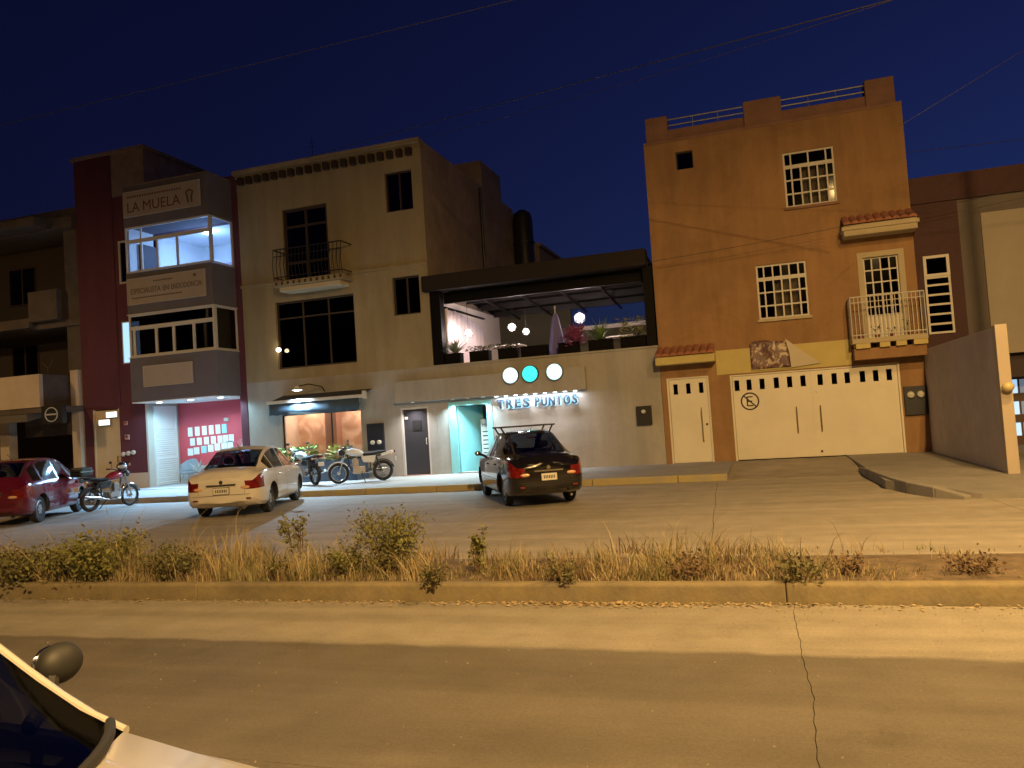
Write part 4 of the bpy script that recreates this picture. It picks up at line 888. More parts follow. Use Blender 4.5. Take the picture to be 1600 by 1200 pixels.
for xx, zz, r, lab in ((-21.45, 2.45, .07, 'small bell-shaped alarm box highest on the red wall by the shop'), (-21.42, 1.95, .09, 'square intercom in the middle of the red wall by the shop'), (-21.4, 1.0, .05, 'low little socket on the red wall by the shop')):
    t = thing('intercom', lab, 'intercom', (xx, -.02, zz)); bx(xx - r, xx + r, -.05, -.001, zz - r, zz + r).build('casing', mat('dusty_pink_plastic', (.42, .2, .18), .6), t, bevel=.008); bx(xx - r * .5, xx + r * .5, -.056, -.0505, zz, zz + r * .6).build('grille', m_iron, t)
t = thing('water_meter', 'row of three pale round meters low on the red wall', 'meter', (-21.4, -.04, 1.35))
for i in range(3): MB().lathe([(.085, 0), (.085, .05), (.05, .08)], (-21.62 + .22 * i, -.001, 1.36 + .02 * i), (0, -1, 0), 14).build('dial', mat('pale_meter', (.55, .45, .4), .5), t)
MB().tube([(-21.75, -.02, 1.3), (-21.1, -.02, 1.36)], .012).build('pipe', m_iron, t)
# dental signboards
def board(x0, x1, z0, z1, label, y=BY - .05):
    t = thing('signboard', label, 'sign', ((x0 + x1) / 2, y, z0))
    bx(x0, x1, y, BY - .002, z0, z1).build('panel', mat('cream_signboard', (.34, .29, .25), .7, var=.05), t)
    f = frame_mb([x0 - .03, x1 + .03], [z0 - .03, z1 + .03], y - .015, BY - .003, .03).build('frame', mat('sign_frame', (.4, .34, .3), .6), t); return t
m_txt = mat('dark_red_print', (.12, .03, .03), .8); m_txt2 = mat('brown_print', (.10, .07, .055), .8)
t = board(-19.95, -16.93, 9.32, 10.12, 'weathered LA MUELA signboard on the top band of the bay')
text_mb('LA', .48, -19.85, BY - .055, 9.44, .002, .0, width=.5).build('lettering', m_txt, t); text_mb('MUELA', .48, -19.2, BY - .055, 9.44, .002, .0, width=1.5).build('lettering', m_txt, t)
mb = MB()
for i in range(22): mb.box(-19.8 + .1 * i, -19.74 + .1 * i, BY - .056, BY - .0505, 9.93, 9.99)
mb.build('small_print', m_txt, t)
tm = MB(); 
for k in range(2): tm.tube([(-17.35 + .14 * k, BY - .06, 9.44), (-17.38 + .16 * k, BY - .06, 9.62), (-17.42 + .26 * k, BY - .06, 9.8), (-17.28, BY - .06, 9.86)], .03, 6)
tm.build('tooth_emblem', m_txt2, t)
t = board(-19.95, -16.88, 6.35, 7.18, 'middle signboard reading ESPECIALISTA EN ENDODONCIA between the bays')
[text_mb(s_, .26, x_, BY - .055, 6.68, .002, .0, width=w_).build('lettering', m_txt2, t) for s_, x_, w_ in (('ESPECIALISTA', -19.85, 1.22), ('EN', -18.53, .23), ('ENDODONCIA', -18.2, 1.2))]
mb = MB()
for i in range(24): mb.box(-19.8 + .085 * i, -19.74 + .085 * i, BY - .056, BY - .0505, 6.52, 6.56)
for i in range(8): mb.box(-18.9 + .1 * i, -18.83 + .1 * i, BY - .056, BY - .0505, 7.02, 7.06)
mb.box(-17.3, -17.2, BY - .056, BY - .0505, 7.0, 7.1)
mb.build('small_print', m_txt2, t)
t = board(-19.45, -17.55, 3.58, 4.22, 'small pale signboard with faint print on the lowest bay band')
mb = MB()
for r_ in range(4):
    for i in range(14): mb.box(-19.3 + .11 * i, -19.3 + .11 * i + random.uniform(.05, .09), BY - .053, BY - .0505, 3.7 + .12 * r_, 3.715 + .12 * r_)
mb.build('faint_print', mat('faint_print', (.36, .3, .25), .8), t)

# ------------------------------------------------------------------ leftmost building
lb = thing('brown_building', 'unlit brown concrete building with balconies at the left edge', 'building', (-28, 0, .15))
m_br = mat('brown_concrete', (.11, .09, .085), .95, var=.18, scale=1.5, bump=.3, bscale=20, stain=.25)
m_be = mat('beige_render', (.56, .47, .38), .9, var=.08, scale=1.5, bump=.15, stain=.15)
bx(-24.05, -23.33, .1, 1, 4.5, 10.1).build('wall', m_br, lb); bx(-36, -23.33, 7.8, 8, .1, 10.1).build('rear_wall', m_br, lb); bx(-36, -35.8, 0, 7.8, .1, 10.1).build('side_wall', m_br, lb)
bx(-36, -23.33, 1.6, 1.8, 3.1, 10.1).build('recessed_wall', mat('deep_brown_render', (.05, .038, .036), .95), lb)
bx(-36, -23.33, -.2, 8, 9.7, 10.1).build('roof_slab', m_br, lb); bx(-36, -24.3, -.9, -.2, 9.75, 10.05).build('roof_overhang', m_br, lb)
bx(-36, -23.33, 0.1, 8, 10.1, 10.5).build('parapet', m_br, lb)
bx(-36, -23.33, 0, 1.6, 6.15, 6.4).build('floor_slab', m_br, lb); bx(-36, -23.33, -1.25, 1.6, 3.0, 3.2).build('floor_slab', m_br, lb)
MB().box(-25.4, -24.05, -.3, -.1, 6.4, 7.5).box(-36, -25.4, -.3, -.1, 6.2, 6.55).build('balcony_parapet', m_br, lb)
bx(-36, -23.9, -1.3, -1.15, 3.2, 4.35).build('balcony_parapet', m_be, lb); bx(-24.05, -23.9, -1.149, .1, 3.2, 4.35).build('balcony_side', m_br, lb)
MB().box(-23.75, -23.4, -.14, .2, .1, 4.5).build('column', m_be, lb); MB().box(-27.2, -26.75, -.14, .2, .1, 3.0).build('column', m_be, lb)
bx(-26.7, -23.76, .5, .6, 2.2, 3.0).build('carport_beam', m_br, lb)
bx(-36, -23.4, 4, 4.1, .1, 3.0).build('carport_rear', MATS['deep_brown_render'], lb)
for z in (5.0, 8.1):
    for xx in (-25.4, -28.5): 
        grid_window(lb, [xx, xx + .7, xx + 1.4], [z - .6, z + .9], 1.56, m_wd, m_darkglass, .05, .05)
MB().add([(-36, -1.35, 2.72), (-24.45, -1.35, 2.72), (-24.45, -.15, 3.0), (-36, -.15, 3.0), (-36, -1.35, 2.98), (-24.45, -1.35, 2.98), (-24.45, -.15, 3.02), (-36, -.15, 3.02)],
         [(0, 1, 2, 3), (7, 6, 5, 4), (0, 4, 5, 1), (1, 5, 6, 2), (2, 6, 7, 3), (3, 7, 4, 0)]).build('awning', mat('grey_tin_awning', (.12, .11, .105), .6), lb)
sg = thing('box_sign', 'dark square box sign with a pale ring emblem at the left column', 'sign', (-23.4, -1.2, 2.6))
bx(-23.85, -22.95, -1.3, -1.1, 2.58, 3.22).build('box', m_blk, sg, bevel=.01)
rg = MB().tube([(-23.4 + .27 * math.cos(a * .2618), -1.31, 2.9 + .24 * math.sin(a * .2618)) for a in range(24)], .02, 6, True); rg.box(-23.62, -23.18, -1.325, -1.302, 2.88, 2.93)
rg.build('emblem', mat('pale_emblem', (.5, .52, .58), .5), sg)
MB().tube([(-23.5, -1.1, 3.1), (-23.5, -.14, 3.1)], .02).build('bracket', m_iron, sg)
t = thing('tree_branch', 'bare twig sticking up from the beige balcony at the left edge', 'twig', (-24.3, -.6, 4.35))
MB().tube([(-24.3, -.6, 4.2), (-24.25, -.6, 4.6), (-24.5, -.65, 4.85)], .015, 5).build('stem', m_dirt, t); MB().tube([(-24.27, -.6, 4.55), (-24.05, -.55, 4.9)], .01, 5).build('twig', m_dirt, t)
# ------------------------------------------------------------------ cars
def pchip(xk, yk, x):
    xk = np.array(xk, float); yk = np.array(yk, float); h = np.diff(xk); d = np.diff(yk) / h; m = np.zeros_like(yk)
    for i in range(1, len(xk) - 1):
        if d[i - 1] * d[i] > 0: w1 = 2 * h[i] + h[i - 1]; w2 = h[i] + 2 * h[i - 1]; m[i] = (w1 + w2) / (w1 / d[i - 1] + w2 / d[i])
    m[0] = d[0]; m[-1] = d[-1]
    i = np.clip(np.searchsorted(xk, x) - 1, 0, len(h) - 1); t = (x - xk[i]) / h[i]
    return yk[i] * (1 + 2 * t) * (1 - t) ** 2 + h[i] * m[i] * t * (1 - t) ** 2 + yk[i + 1] * t * t * (3 - 2 * t) + h[i] * m[i + 1] * t * t * (t - 1)
m_rubber = mat('tyre_rubber', (.018, .018, .018), .85)
m_rim = mat('silver_rim', (.42, .41, .40), .35, metal=.8)
m_cglass = glass('tinted_car_glass', (.55, .58, .6), .5, .03, .55)
m_tail = mat('tail_lamp_red', (.17, .012, .012), .12, coat=.8, var=.5, scale=14)
m_tailw = mat('tail_lamp_amber', (.75, .42, .25), .12, coat=.8)
m_head = mat('headlamp_clear', (.6, .6, .6), .1, coat=.8)
m_seat = mat('car_seat_fabric', (.05, .045, .045), .9)
m_plate = mat('licence_plate', (.68, .66, .6), .45)
m_chrome = mat('chrome', (.6, .6, .6), .15, metal=1)
m_plast = mat('black_plastic', (.02, .02, .02), .6)
SED = dict(L=2.18, zt=[(-2.18, .86), (-2.05, .98), (-1.62, 1.04), (-1.2, 1.25), (-.8, 1.40), (-.35, 1.465), (.1, 1.455), (.45, 1.36), (.8, 1.18), (1.14, 1.0), (1.5, .93), (1.9, .82), (2.1, .7), (2.18, .55)],
           zs=[(-2.18, .80), (-2.0, .92), (-1.5, .955), (0, .93), (1.1, .905), (1.6, .85), (2.0, .72), (2.18, .5)],
           w=[(-2.18, .66), (-2.1, .735), (-1.9, .80), (-1.2, .845), (0, .85), (1.2, .84), (1.8, .79), (2.05, .70), (2.18, .56)],
           wt=[(-2.18, .52), (-1.62, .60), (-1.0, .56), (-.5, .555), (.2, .555), (.6, .58), (1.1, .64), (1.6, .64), (2.18, .46)],
           zb=[(-2.18, .34), (-2.0, .24), (-1.3, .2), (1.3, .2), (1.95, .22), (2.18, .3)],
           rg=(-1.6, -.82), ws=(.34, 1.1), side=[(-1.32, -1.0), (-.96, -.16), (-.06, .86)], wheels=(-1.27, 1.30), wr=.31)
HATCH = dict(L=1.95, zt=[(-1.95, .92), (-1.9, 1.0), (-1.72, 1.14), (-1.3, 1.42), (-.8, 1.50), (-.2, 1.52), (.3, 1.46), (.7, 1.27), (1.2, 1.02), (1.5, .93), (1.8, .78), (1.95, .56)],
           zs=[(-1.95, .86), (-1.8, .97), (-1.2, .98), (0, .94), (1.1, .90), (1.5, .83), (1.8, .7), (1.95, .5)],
           w=[(-1.95, .66), (-1.86, .74), (-1.6, .80), (-1.0, .84), (0, .85), (1.1, .84), (1.6, .78), (1.85, .68), (1.95, .55)],
           wt=[(-1.95, .55), (-1.7, .6), (-1.2, .56), (-.5, .56), (.3, .56), (.7, .60), (1.15, .66), (1.6, .62), (1.95, .46)],
           zb=[(-1.95, .34), (-1.8, .24), (-1.2, .2), (1.2, .2), (1.75, .22), (1.95, .3)],
           rg=(-1.74, -1.25), ws=(.42, 1.2), side=[(-1.5, -1.12), (-1.06, -.2), (-.1, .92)], wheels=(-1.22, 1.24), wr=.31)
def bow(S, x, y, z):
    a, b, c = S['ws'][0] - .25, S['ws'][1], S['ws'][1] + .6
    t = 0 if x <= a or x >= c else ((x - a) / (b - a) if x < b else (c - x) / (c - b)); t = t * t * (3 - 2 * t)
    k = 1 if z > .75 else max(0, (z - .5) / .25)
    return (x + .24 * max(0, 1 - (y / .66) ** 2) * t * k, y, z)
def lerp(a, b, t): return (a[0] + (b[0] - a[0]) * t, a[1] + (b[1] - a[1]) * t)
def make_car(name, label, S, paint, loc, heading, rack=False, scale=(1, 1, 1), plate='', interior=True, tail_amber=True, grp=None):
    root = thing(name, label, 'car', loc, R(heading), group=grp); L = S['L']
    brk = sorted({-L, L, *S['rg'], *S['ws'], *[v for p in S['side'] for v in p], -L + .07, -L + .16, -L + .3, L - .07, L - .16, L - .32, L - .5})
    xs = []
    for a, b in zip(brk, brk[1:]):
        n = max(1, int(round((b - a) / .11))); xs += [a + (b - a) * i / n for i in range(n)]
    xs.append(L); xs = np.array(xs)
    f = {k: pchip([p[0] for p in S[k]], [p[1] for p in S[k]], xs) for k in ('zt', 'zs', 'w', 'wt', 'zb')}
    NH = 14; rings = []; V = []; F = []; MI = []
    for i in range(len(xs)):
        w, wt, zb, zs, zt = (f[k][i] for k in ('w', 'wt', 'zb', 'zs', 'zt'))
        A = (w * .925, zs); Bq = (wt, max(zt - .05, zs + .012))
        P = [(0, zb), (.55 * w, zb), (.9 * w, zb + .02), (.975 * w, zb + .09), (w, zb + .22), (w, (zb + zs) / 2 + .03), (w * .985, zs - .1), (w * .955, zs - .02)]
        P += [lerp(A, Bq, t) for t in (.05, .5, .95)] + [(wt * .93, zt - .012), (wt * .6, zt + .008), (0, zt + .018)]
        ring = []
        for y, z in P: ring.append(len(V)); V.append((xs[i], y, z))
        for y, z in P[-2:0:-1]: ring.append(len(V)); V.append((xs[i], -y, z))
        rings.append(ring)
    NR = len(rings[0])
    def rowidx(k): return k if k < NH - 1 else NR - 1 - k
    for i in range(len(xs) - 1):
        xm = (xs[i] + xs[i + 1]) / 2
        for k in range(NR):
            r = rowidx(k); mi = 0
            if r in (8, 9) and any(a < xm < b for a, b in S['side']): mi = 1
            elif r >= 11 and S['rg'][0] < xm < S['rg'][1]: mi = 2
            elif r >= 11 and S['ws'][0] < xm < S['ws'][1]: mi = 3
            elif r in (5, 6) and xm < -L + .3: mi = 4
            elif r in (6, 7) and L - .5 < xm < L - .07: mi = 5
            elif r <= 2: mi = 6
            F.append((rings[i][k], rings[i][(k + 1) % NR], rings[i + 1][(k + 1) % NR], rings[i + 1][k])); MI.append(mi)
    for end, ring, sg in ((0, rings[0], -1), (1, rings[-1], 1)):
        nC = 8; rows = []
        for k in range(1, NH - 1):
            a = Vector(V[ring[k]]); b = Vector(V[ring[NR - k]]); row = [ring[k]]
            for j in range(1, nC):
                t = j / nC; u = 2 * t - 1; p = a.lerp(b, t); p.x += sg * .07 * (1 - u * u); row.append(len(V)); V.append(tuple(p))
            row.append(ring[NR - k]); rows.append(row)
        for k in range(len(rows) - 1):
            for j in range(nC):
                r = k + 1; mi = 0
                if r in (5, 6) and j in (0, nC - 1): mi = 4 if end == 0 else 5
                elif r <= 3: mi = 6 if end else (6 if r <= 2 else 0)
                elif end and r in (4, 5) and 2 <= j <= 5: mi = 6
                F.append((rows[k][j], rows[k][j + 1], rows[k + 1][j + 1], rows[k + 1][j])); MI.append(mi)
        for j in range(nC):
            F.append((ring[0], rows[0][j], rows[0][j + 1])); MI.append(6); F.append((ring[NH - 1], rows[-1][j], rows[-1][j + 1])); MI.append(0)
    V = [bow(S, *v) for v in V]
    me = bpy.data.meshes.new('body'); me.from_pydata(V, [], F)
    for p, m in zip(me.polygons, MI): p.material_index = m
    for q in range(9): me.materials.append(None)
    bm = bmesh.new(); bm.from_mesh(me); bmesh.ops.recalc_face_normals(bm, faces=bm.faces); bm.to_mesh(me); bm.free()
    tmp = bpy.data.objects.new('tmp', me); C.objects.link(tmp)
    cut = MB()
    for wx in S['wheels']:
        for sd in (-1, 1): cut.lathe([(S['wr'] + .055, 0), (S['wr'] + .055, .5)], (wx, sd * .58, S['wr'] + .01), (0, sd, 0), 28)
    co = cut.build('tmpcut', None)
    for q in range(9): co.data.materials.append(None)
    for p in co.data.polygons: p.material_index = 8
    md = tmp.modifiers.new('b', 'BOOLEAN'); md.operation = 'DIFFERENCE'; md.object = co; md.solver = 'EXACT'
    dg = bpy.context.evaluated_depsgraph_get(); em = bpy.data.meshes.new_from_object(tmp.evaluated_get(dg))
    bpy.data.objects.remove(tmp); bpy.data.objects.remove(co)
    # split by material and connectivity
    polys = [(tuple(p.vertices), p.material_index) for p in em.polygons]; co_ = [tuple(v.co) for v in em.vertices]
    names = {0: ('body', paint), 1: ('side_window', m_cglass), 2: ('rear_window', m_cglass), 3: ('windshield', m_cglass), 4: ('tail_light', m_tail), 5: ('headlight', m_head), 6: ('lower_trim', m_plast if S.get('dark_trim', False) else paint), 7: ('reversing_light', m_tailw if tail_amber else m_tail), 8: ('wheel_arch', m_plast)}
    parts = {}
    for mi, (nm, mm) in names.items():
        fs = [v for v, k in polys if k == mi]
        if not fs: continue
        if mi in (0, 6, 8): comps = [fs]
        else:
            par = {}
            def find(a):
                while par.setdefault(a, a) != a: par[a] = par[par[a]]; a = par[a]
                return a
            for v in fs:
                for q in v[1:]: par[find(q)] = find(v[0])
            d = {}
            for v in fs: d.setdefault(find(v[0]), []).append(v)
            comps = list(d.values())
        for cf in comps:
            idx = {}; vv = []
            for v in cf:
                for q in v:
                    if q not in idx: idx[q] = len(vv); vv.append(co_[q])
            mb = MB(); mb.v = vv; mb.f = [tuple(idx[q] for q in v) for v in cf]
            m_ = bpy.data.meshes.new(nm); m_.from_pydata(mb.v, [], mb.f); m_.materials.append(mm); m_.shade_smooth(); m_.set_sharp_from_angle(angle=R(38))
            o = bpy.data.objects.new(nm, m_); C.objects.link(o); o.parent = root; ORG[o.name] = Vector((0, 0, 0)); parts.setdefault(nm, []).append(o)
    body = parts['body'][0]
    def P(mb, nm, mm, par=None, **k): return mb.build(nm, mm, par or root, local=True, **k)
    def surf(x):
        return {k: float(pchip([p[0] for p in S[k]], [p[1] for p in S[k]], np.array([x]))[0]) for k in ('zt', 'zs', 'w', 'wt', 'zb')}
    root.scale = scale
    for sd in (-1, 1):
        pil = []; fr = []; st = np.linspace(S['ws'][0], S['ws'][1], 12)
        for x_ in st:
            q = surf(x_); pil.append(bow(S, x_, sd * (q['wt'] * .955), q['zt'] - .018)); fr += [bow(S, x_, sd * q['wt'] * .935, q['zt'] - .019), bow(S, x_, sd * q['wt'] * .84, q['zt'] - .014)]
        P(MB().tube(pil, S.get('pillar', .013), 8), 'windshield_pillar', paint, smooth=True)
        P(MB().add(fr, [(2 * i, 2 * i + 1, 2 * i + 3, 2 * i + 2) for i in range(11)]), 'windshield_border', m_plast)
    cw = []
    for y_ in np.linspace(-.93, .93, 25):
        q = surf(S['ws'][1]); cw.append(bow(S, S['ws'][1] + .005 - .06 * abs(y_) ** 8, float(y_) * q['wt'], q['zt'] + .012 - .016 * abs(float(y_)) ** 3))
    P(MB().tube(cw, S.get('seal', .014), 8), 'windshield_seal', m_plast, smooth=True)
    for sd in (-1, 1):
        q = surf(-L + .03); y_ = sd * q['w'] * .70; z_ = (q['zb'] + q['zs']) / 2 + .075
        P(MB().ell((-L - .035, y_, z_), .03, .10, .035, 12, 8), 'reversing_light', m_tailw, smooth=True)
    # wheels
    wr = S['wr']; src = None
    for wx in S['wheels']:
        for sd in (-1, 1):
            c = (wx, sd * .68, wr + .005)
            wl = P(MB().lathe([(wr * .66, -.06), (wr * .93, -.085), (wr, -.06), (wr, .06), (wr * .93, .085), (wr * .66, .075)], c, (0, sd, 0), 30), 'wheel', m_rubber, smooth=True)
            rm = MB().lathe([(wr * .68, .07), (wr * .62, .08), (wr * .60, .05), (wr * .60, -.05), (wr * .68, -.05)], c, (0, sd, 0), 26)
            rm.lathe([(0, .085), (.05, .08), (.055, .03)], c, (0, sd, 0), 14)
            for q in range(6):
                a = 2 * math.pi * q / 6; dx, dz = math.cos(a), math.sin(a); px, pz = -dz, dx
                def pt(r_, s_, h): return (wx + dx * r_ + px * s_, c[1] + sd * h, c[2] + dz * r_ + pz * s_)
                rm.add([pt(.03, .03, .078), pt(.03, -.03, .078), pt(wr * .63, -.045, .072), pt(wr * .63, .045, .072), pt(.03, .03, .05), pt(.03, -.03, .05), pt(wr * .63, -.045, .05), pt(wr * .63, .045, .05)],
                       [(0, 1, 2, 3), (7, 6, 5, 4), (0, 4, 5, 1), (1, 5, 6, 2), (2, 6, 7, 3), (3, 7, 4, 0)])
            rm.lathe([(wr * .55, 0), (wr * .55, .01)], c, (0, sd, 0), 20)
            P(rm, 'rim', m_rim, wl, smooth=True)
    # mirrors, handles, seams
    for sd in (-1, 1):
        s = surf(.78)
        mk_ = S.get('mirror', 1.0); mo = S.get('moff', .09); mr = MB().ell((.80, sd * (s['w'] + mo), s['zs'] + .09), .055 * mk_, .08 * mk_, .055 * mk_, 14, 10); mr.tube([(.86, sd * (s['w'] - .10), s['zs'] + .015), (.83, sd * (s['w'] - .02), s['zs'] + .05), (.80, sd * (s['w'] + mo - .02), s['zs'] + .08)], [S.get('stalk', .03)] * 3, 8)
        mi = P(mr, 'mirror', paint if not S.get('dark_trim') else m_plast, smooth=True)
        P(MB().ell((.80 - .045 * mk_, sd * (s['w'] + mo), s['zs'] + .09), .02 * mk_, .07 * mk_, .046 * mk_, 12, 6), 'mirror_glass', m_chrome, mi, smooth=True)
        for hx in (-.75, .15):
            q = surf(hx); P(MB().box(hx - .09, hx + .09, sd * (q['w'] * .985), sd * (q['w'] * .985 + .03), q['zs'] - .14, q['zs'] - .11), 'door_handle', paint, body, bevel=.008)
        for sx in (-1.0 if L > 2 else -1.02, -.11, .98):
            q = surf(sx); mb = MB(); zb, zs_, w_ = q['zb'], q['zs'], q['w']
            pts = [(w_ * .975, zb + .09), (w_, zb + .22), (w_, (zb + zs_) / 2 + .03), (w_ * .985, zs_ - .1), (w_ * .955, zs_ - .02)]
            for (ya, za), (yb, zb2) in zip(pts, pts[1:]): mb.add([(sx - .006, sd * (ya + .002), za), (sx + .006, sd * (ya + .002), za), (sx + .006, sd * (yb + .002), zb2), (sx - .006, sd * (yb + .002), zb2)], [(0, 1, 2, 3)])
            P(mb, 'door_seam', m_plast, body)
    fr = []; st = np.linspace(S['rg'][0], S['rg'][1], 10)
    for sd in (-1, 1):
        fr = []
        for x_ in st:
            q = surf(x_); fr += [(float(x_), sd * q['wt'] * .935, q['zt'] - .010), (float(x_), sd * q['wt'] * .87, q['zt'] - .006)]
        P(MB().add(fr, [(2 * i, 2 * i + 1, 2 * i + 3, 2 * i + 2) for i in range(9)]), 'rear_window_border', m_plast)
        P(MB().box(-L - .05, -L - .035, sd * .50, sd * .60, .40, .43), 'rear_reflector', m_tail)
        q = surf(0); P(MB().box(-.95, .95, sd * (q['w'] - .005), sd * (q['w'] + .012), .50, .53), 'side_moulding', paint, body, bevel=.004)
    q = surf(S['rg'][1] - .1); P(MB().box(S['rg'][1] - .14, S['rg'][1] - .1, -.12, .12, q['zt'] - .05, q['zt'] - .02), 'high_brake_light', m_tail)
    # plate and trunk trim
    zr = surf(-L + .02); zc = zr['zs'] - .22
    xb = -L - .075
    P(MB().box(xb - .012, xb + .02, -.17, .17, zc - .075, zc + .075), 'plate_recess', m_plast)
    pl = P(MB().box(xb - .022, xb - .013, -.16, .16, zc - .065, zc + .065), 'licence_plate', m_plate)
    pm_ = MB()
    for i in range(7): pm_.box(xb - .0245, xb - .0225, -.12 + i * .036, -.12 + i * .036 + .02, zc - .03, zc + .03)
    P(pm_, 'plate_marks', m_plast, pl)
    P(MB().box(xb - .02, xb + .03, -.3, .3, zc + .105, zc + .135), 'trunk_garnish', m_chrome if tail_amber else m_plast)
    P(MB().lathe([(.045, 0), (.04, .015)], (xb + .01, 0, zc + .18), (-1, 0, 0), 14), 'badge', m_chrome)
    P(MB().add([(-L - .072, -.6, .50), (-L - .072, .6, .50), (-L - .072, .6, .507), (-L - .072, -.6, .507)], [(0, 1, 2, 3)]), 'bumper_seam', m_plast, body)
    for sd in (-1, 1): P(MB().add([(-L - .066, sd * .47, .53), (-L - .066, sd * .475, .53), (-L - .05, sd * .515, zr['zs'] - .02), (-L - .05, sd * .51, zr['zs'] - .02)], [(0, 1, 2, 3)]), 'trunk_seam', m_plast, body)
    wq = surf(S['ws'][1] - .12); wq2 = surf(S['ws'][1] - .42)
    P(MB().tube([(S['ws'][1] - .02, .3, surf(S['ws'][1])['zt'] + .03), (S['ws'][1] + .10, .1, wq['zt'] - .0), (S['ws'][1] - .02, -.35, wq['zt'] + .015)], .008, 5), 'wiper', m_plast)
    P(MB().tube([(-L + .1, -.45, .22), (-L - .07, -.45, .22)], .025), 'exhaust', m_chrome)
    if interior:
        for sd in (-.36, .36):
            st = MB().box(-.25, .3, sd - .24, sd + .24, .42, .56)
            st.add([(-.2, sd - .23, .5), (-.2, sd + .23, .5), (-.45, sd + .2, 1.08), (-.45, sd - .2, 1.08), (-.32, sd - .23, .5), (-.32, sd + .23, .5), (-.55, sd + .2, 1.08), (-.55, sd - .2, 1.08)], [(0, 1, 2, 3), (7, 6, 5, 4), (0, 4, 5, 1), (1, 5, 6, 2), (2, 6, 7, 3), (3, 7, 4, 0)])
            se = P(st, 'seat', m_seat, bevel=.03); P(MB().ell((-.52, sd, 1.17), .05, .12, .08), 'headrest', m_seat, se, smooth=True)
        P(MB().add([(-.9, -.6, .5), (-.9, .6, .5), (-1.25, .58, 1.0), (-1.25, -.58, 1.0), (-1.0, -.6, .5), (-1.0, .6, .5), (-1.4, .58, 1.0), (-1.4, -.58, 1.0)], [(0, 1, 2, 3), (7, 6, 5, 4), (0, 4, 5, 1), (1, 5, 6, 2), (2, 6, 7, 3), (3, 7, 4, 0)]), 'rear_seat', m_seat)
        P(MB().box(.72, 1.05, -.7, .7, .7, .93), 'dashboard', m_plast, bevel=.04)
        P(MB().tube([(.62 - .08 * math.sin(a * .3927), .36 + .17 * math.cos(a * .3927), .88 + .15 * math.sin(a * .3927)) for a in range(16)], .015, 6, True), 'steering_wheel', m_plast)
    if rack:
        for rx in (-.55, .18):
            q = surf(rx); z = q['zt'] + .12
            rk = P(MB().tube([(rx, -.66, z), (rx, .66, z)], .016), 'roof_rack_bar', m_iron)
            for sd in (-1, 1): P(MB().tube([(rx, sd * .52, q['zt'] - .02), (rx, sd * .6, z)], .02), 'rack_foot', m_iron, rk)
    P(MB().tube([(-.75, 0, surf(-.75)['zt']), (-1.05, 0, surf(-.75)['zt'] + .16)], .006, 5), 'aerial', m_plast)
    return root
def paint(name, col, rough=.25, metal=.0): return mat(name, col, rough, metal=metal, coat=.7)
make_car('parked_sedan', 'white four-door sedan parked nose-in before the shop window', SED, paint('white_car_paint', (.68, .65, .60), .3), (-11.72, -6.4, 0), 110, tail_amber=False)
make_car('parked_sedan', 'black sedan with a roof rack parked before the lettering', SED, paint('black_car_paint', (.008, .007, .007), .16), (-5.0, -6.2, 0), 119, rack=True, scale=(.98, .92, .98))
make_car('parked_hatchback', 'dark red hatchback parked at the left edge', HATCH, paint('red_car_paint', (.11, .008, .022), .2), (-17.7, -7.25, 0), 117)

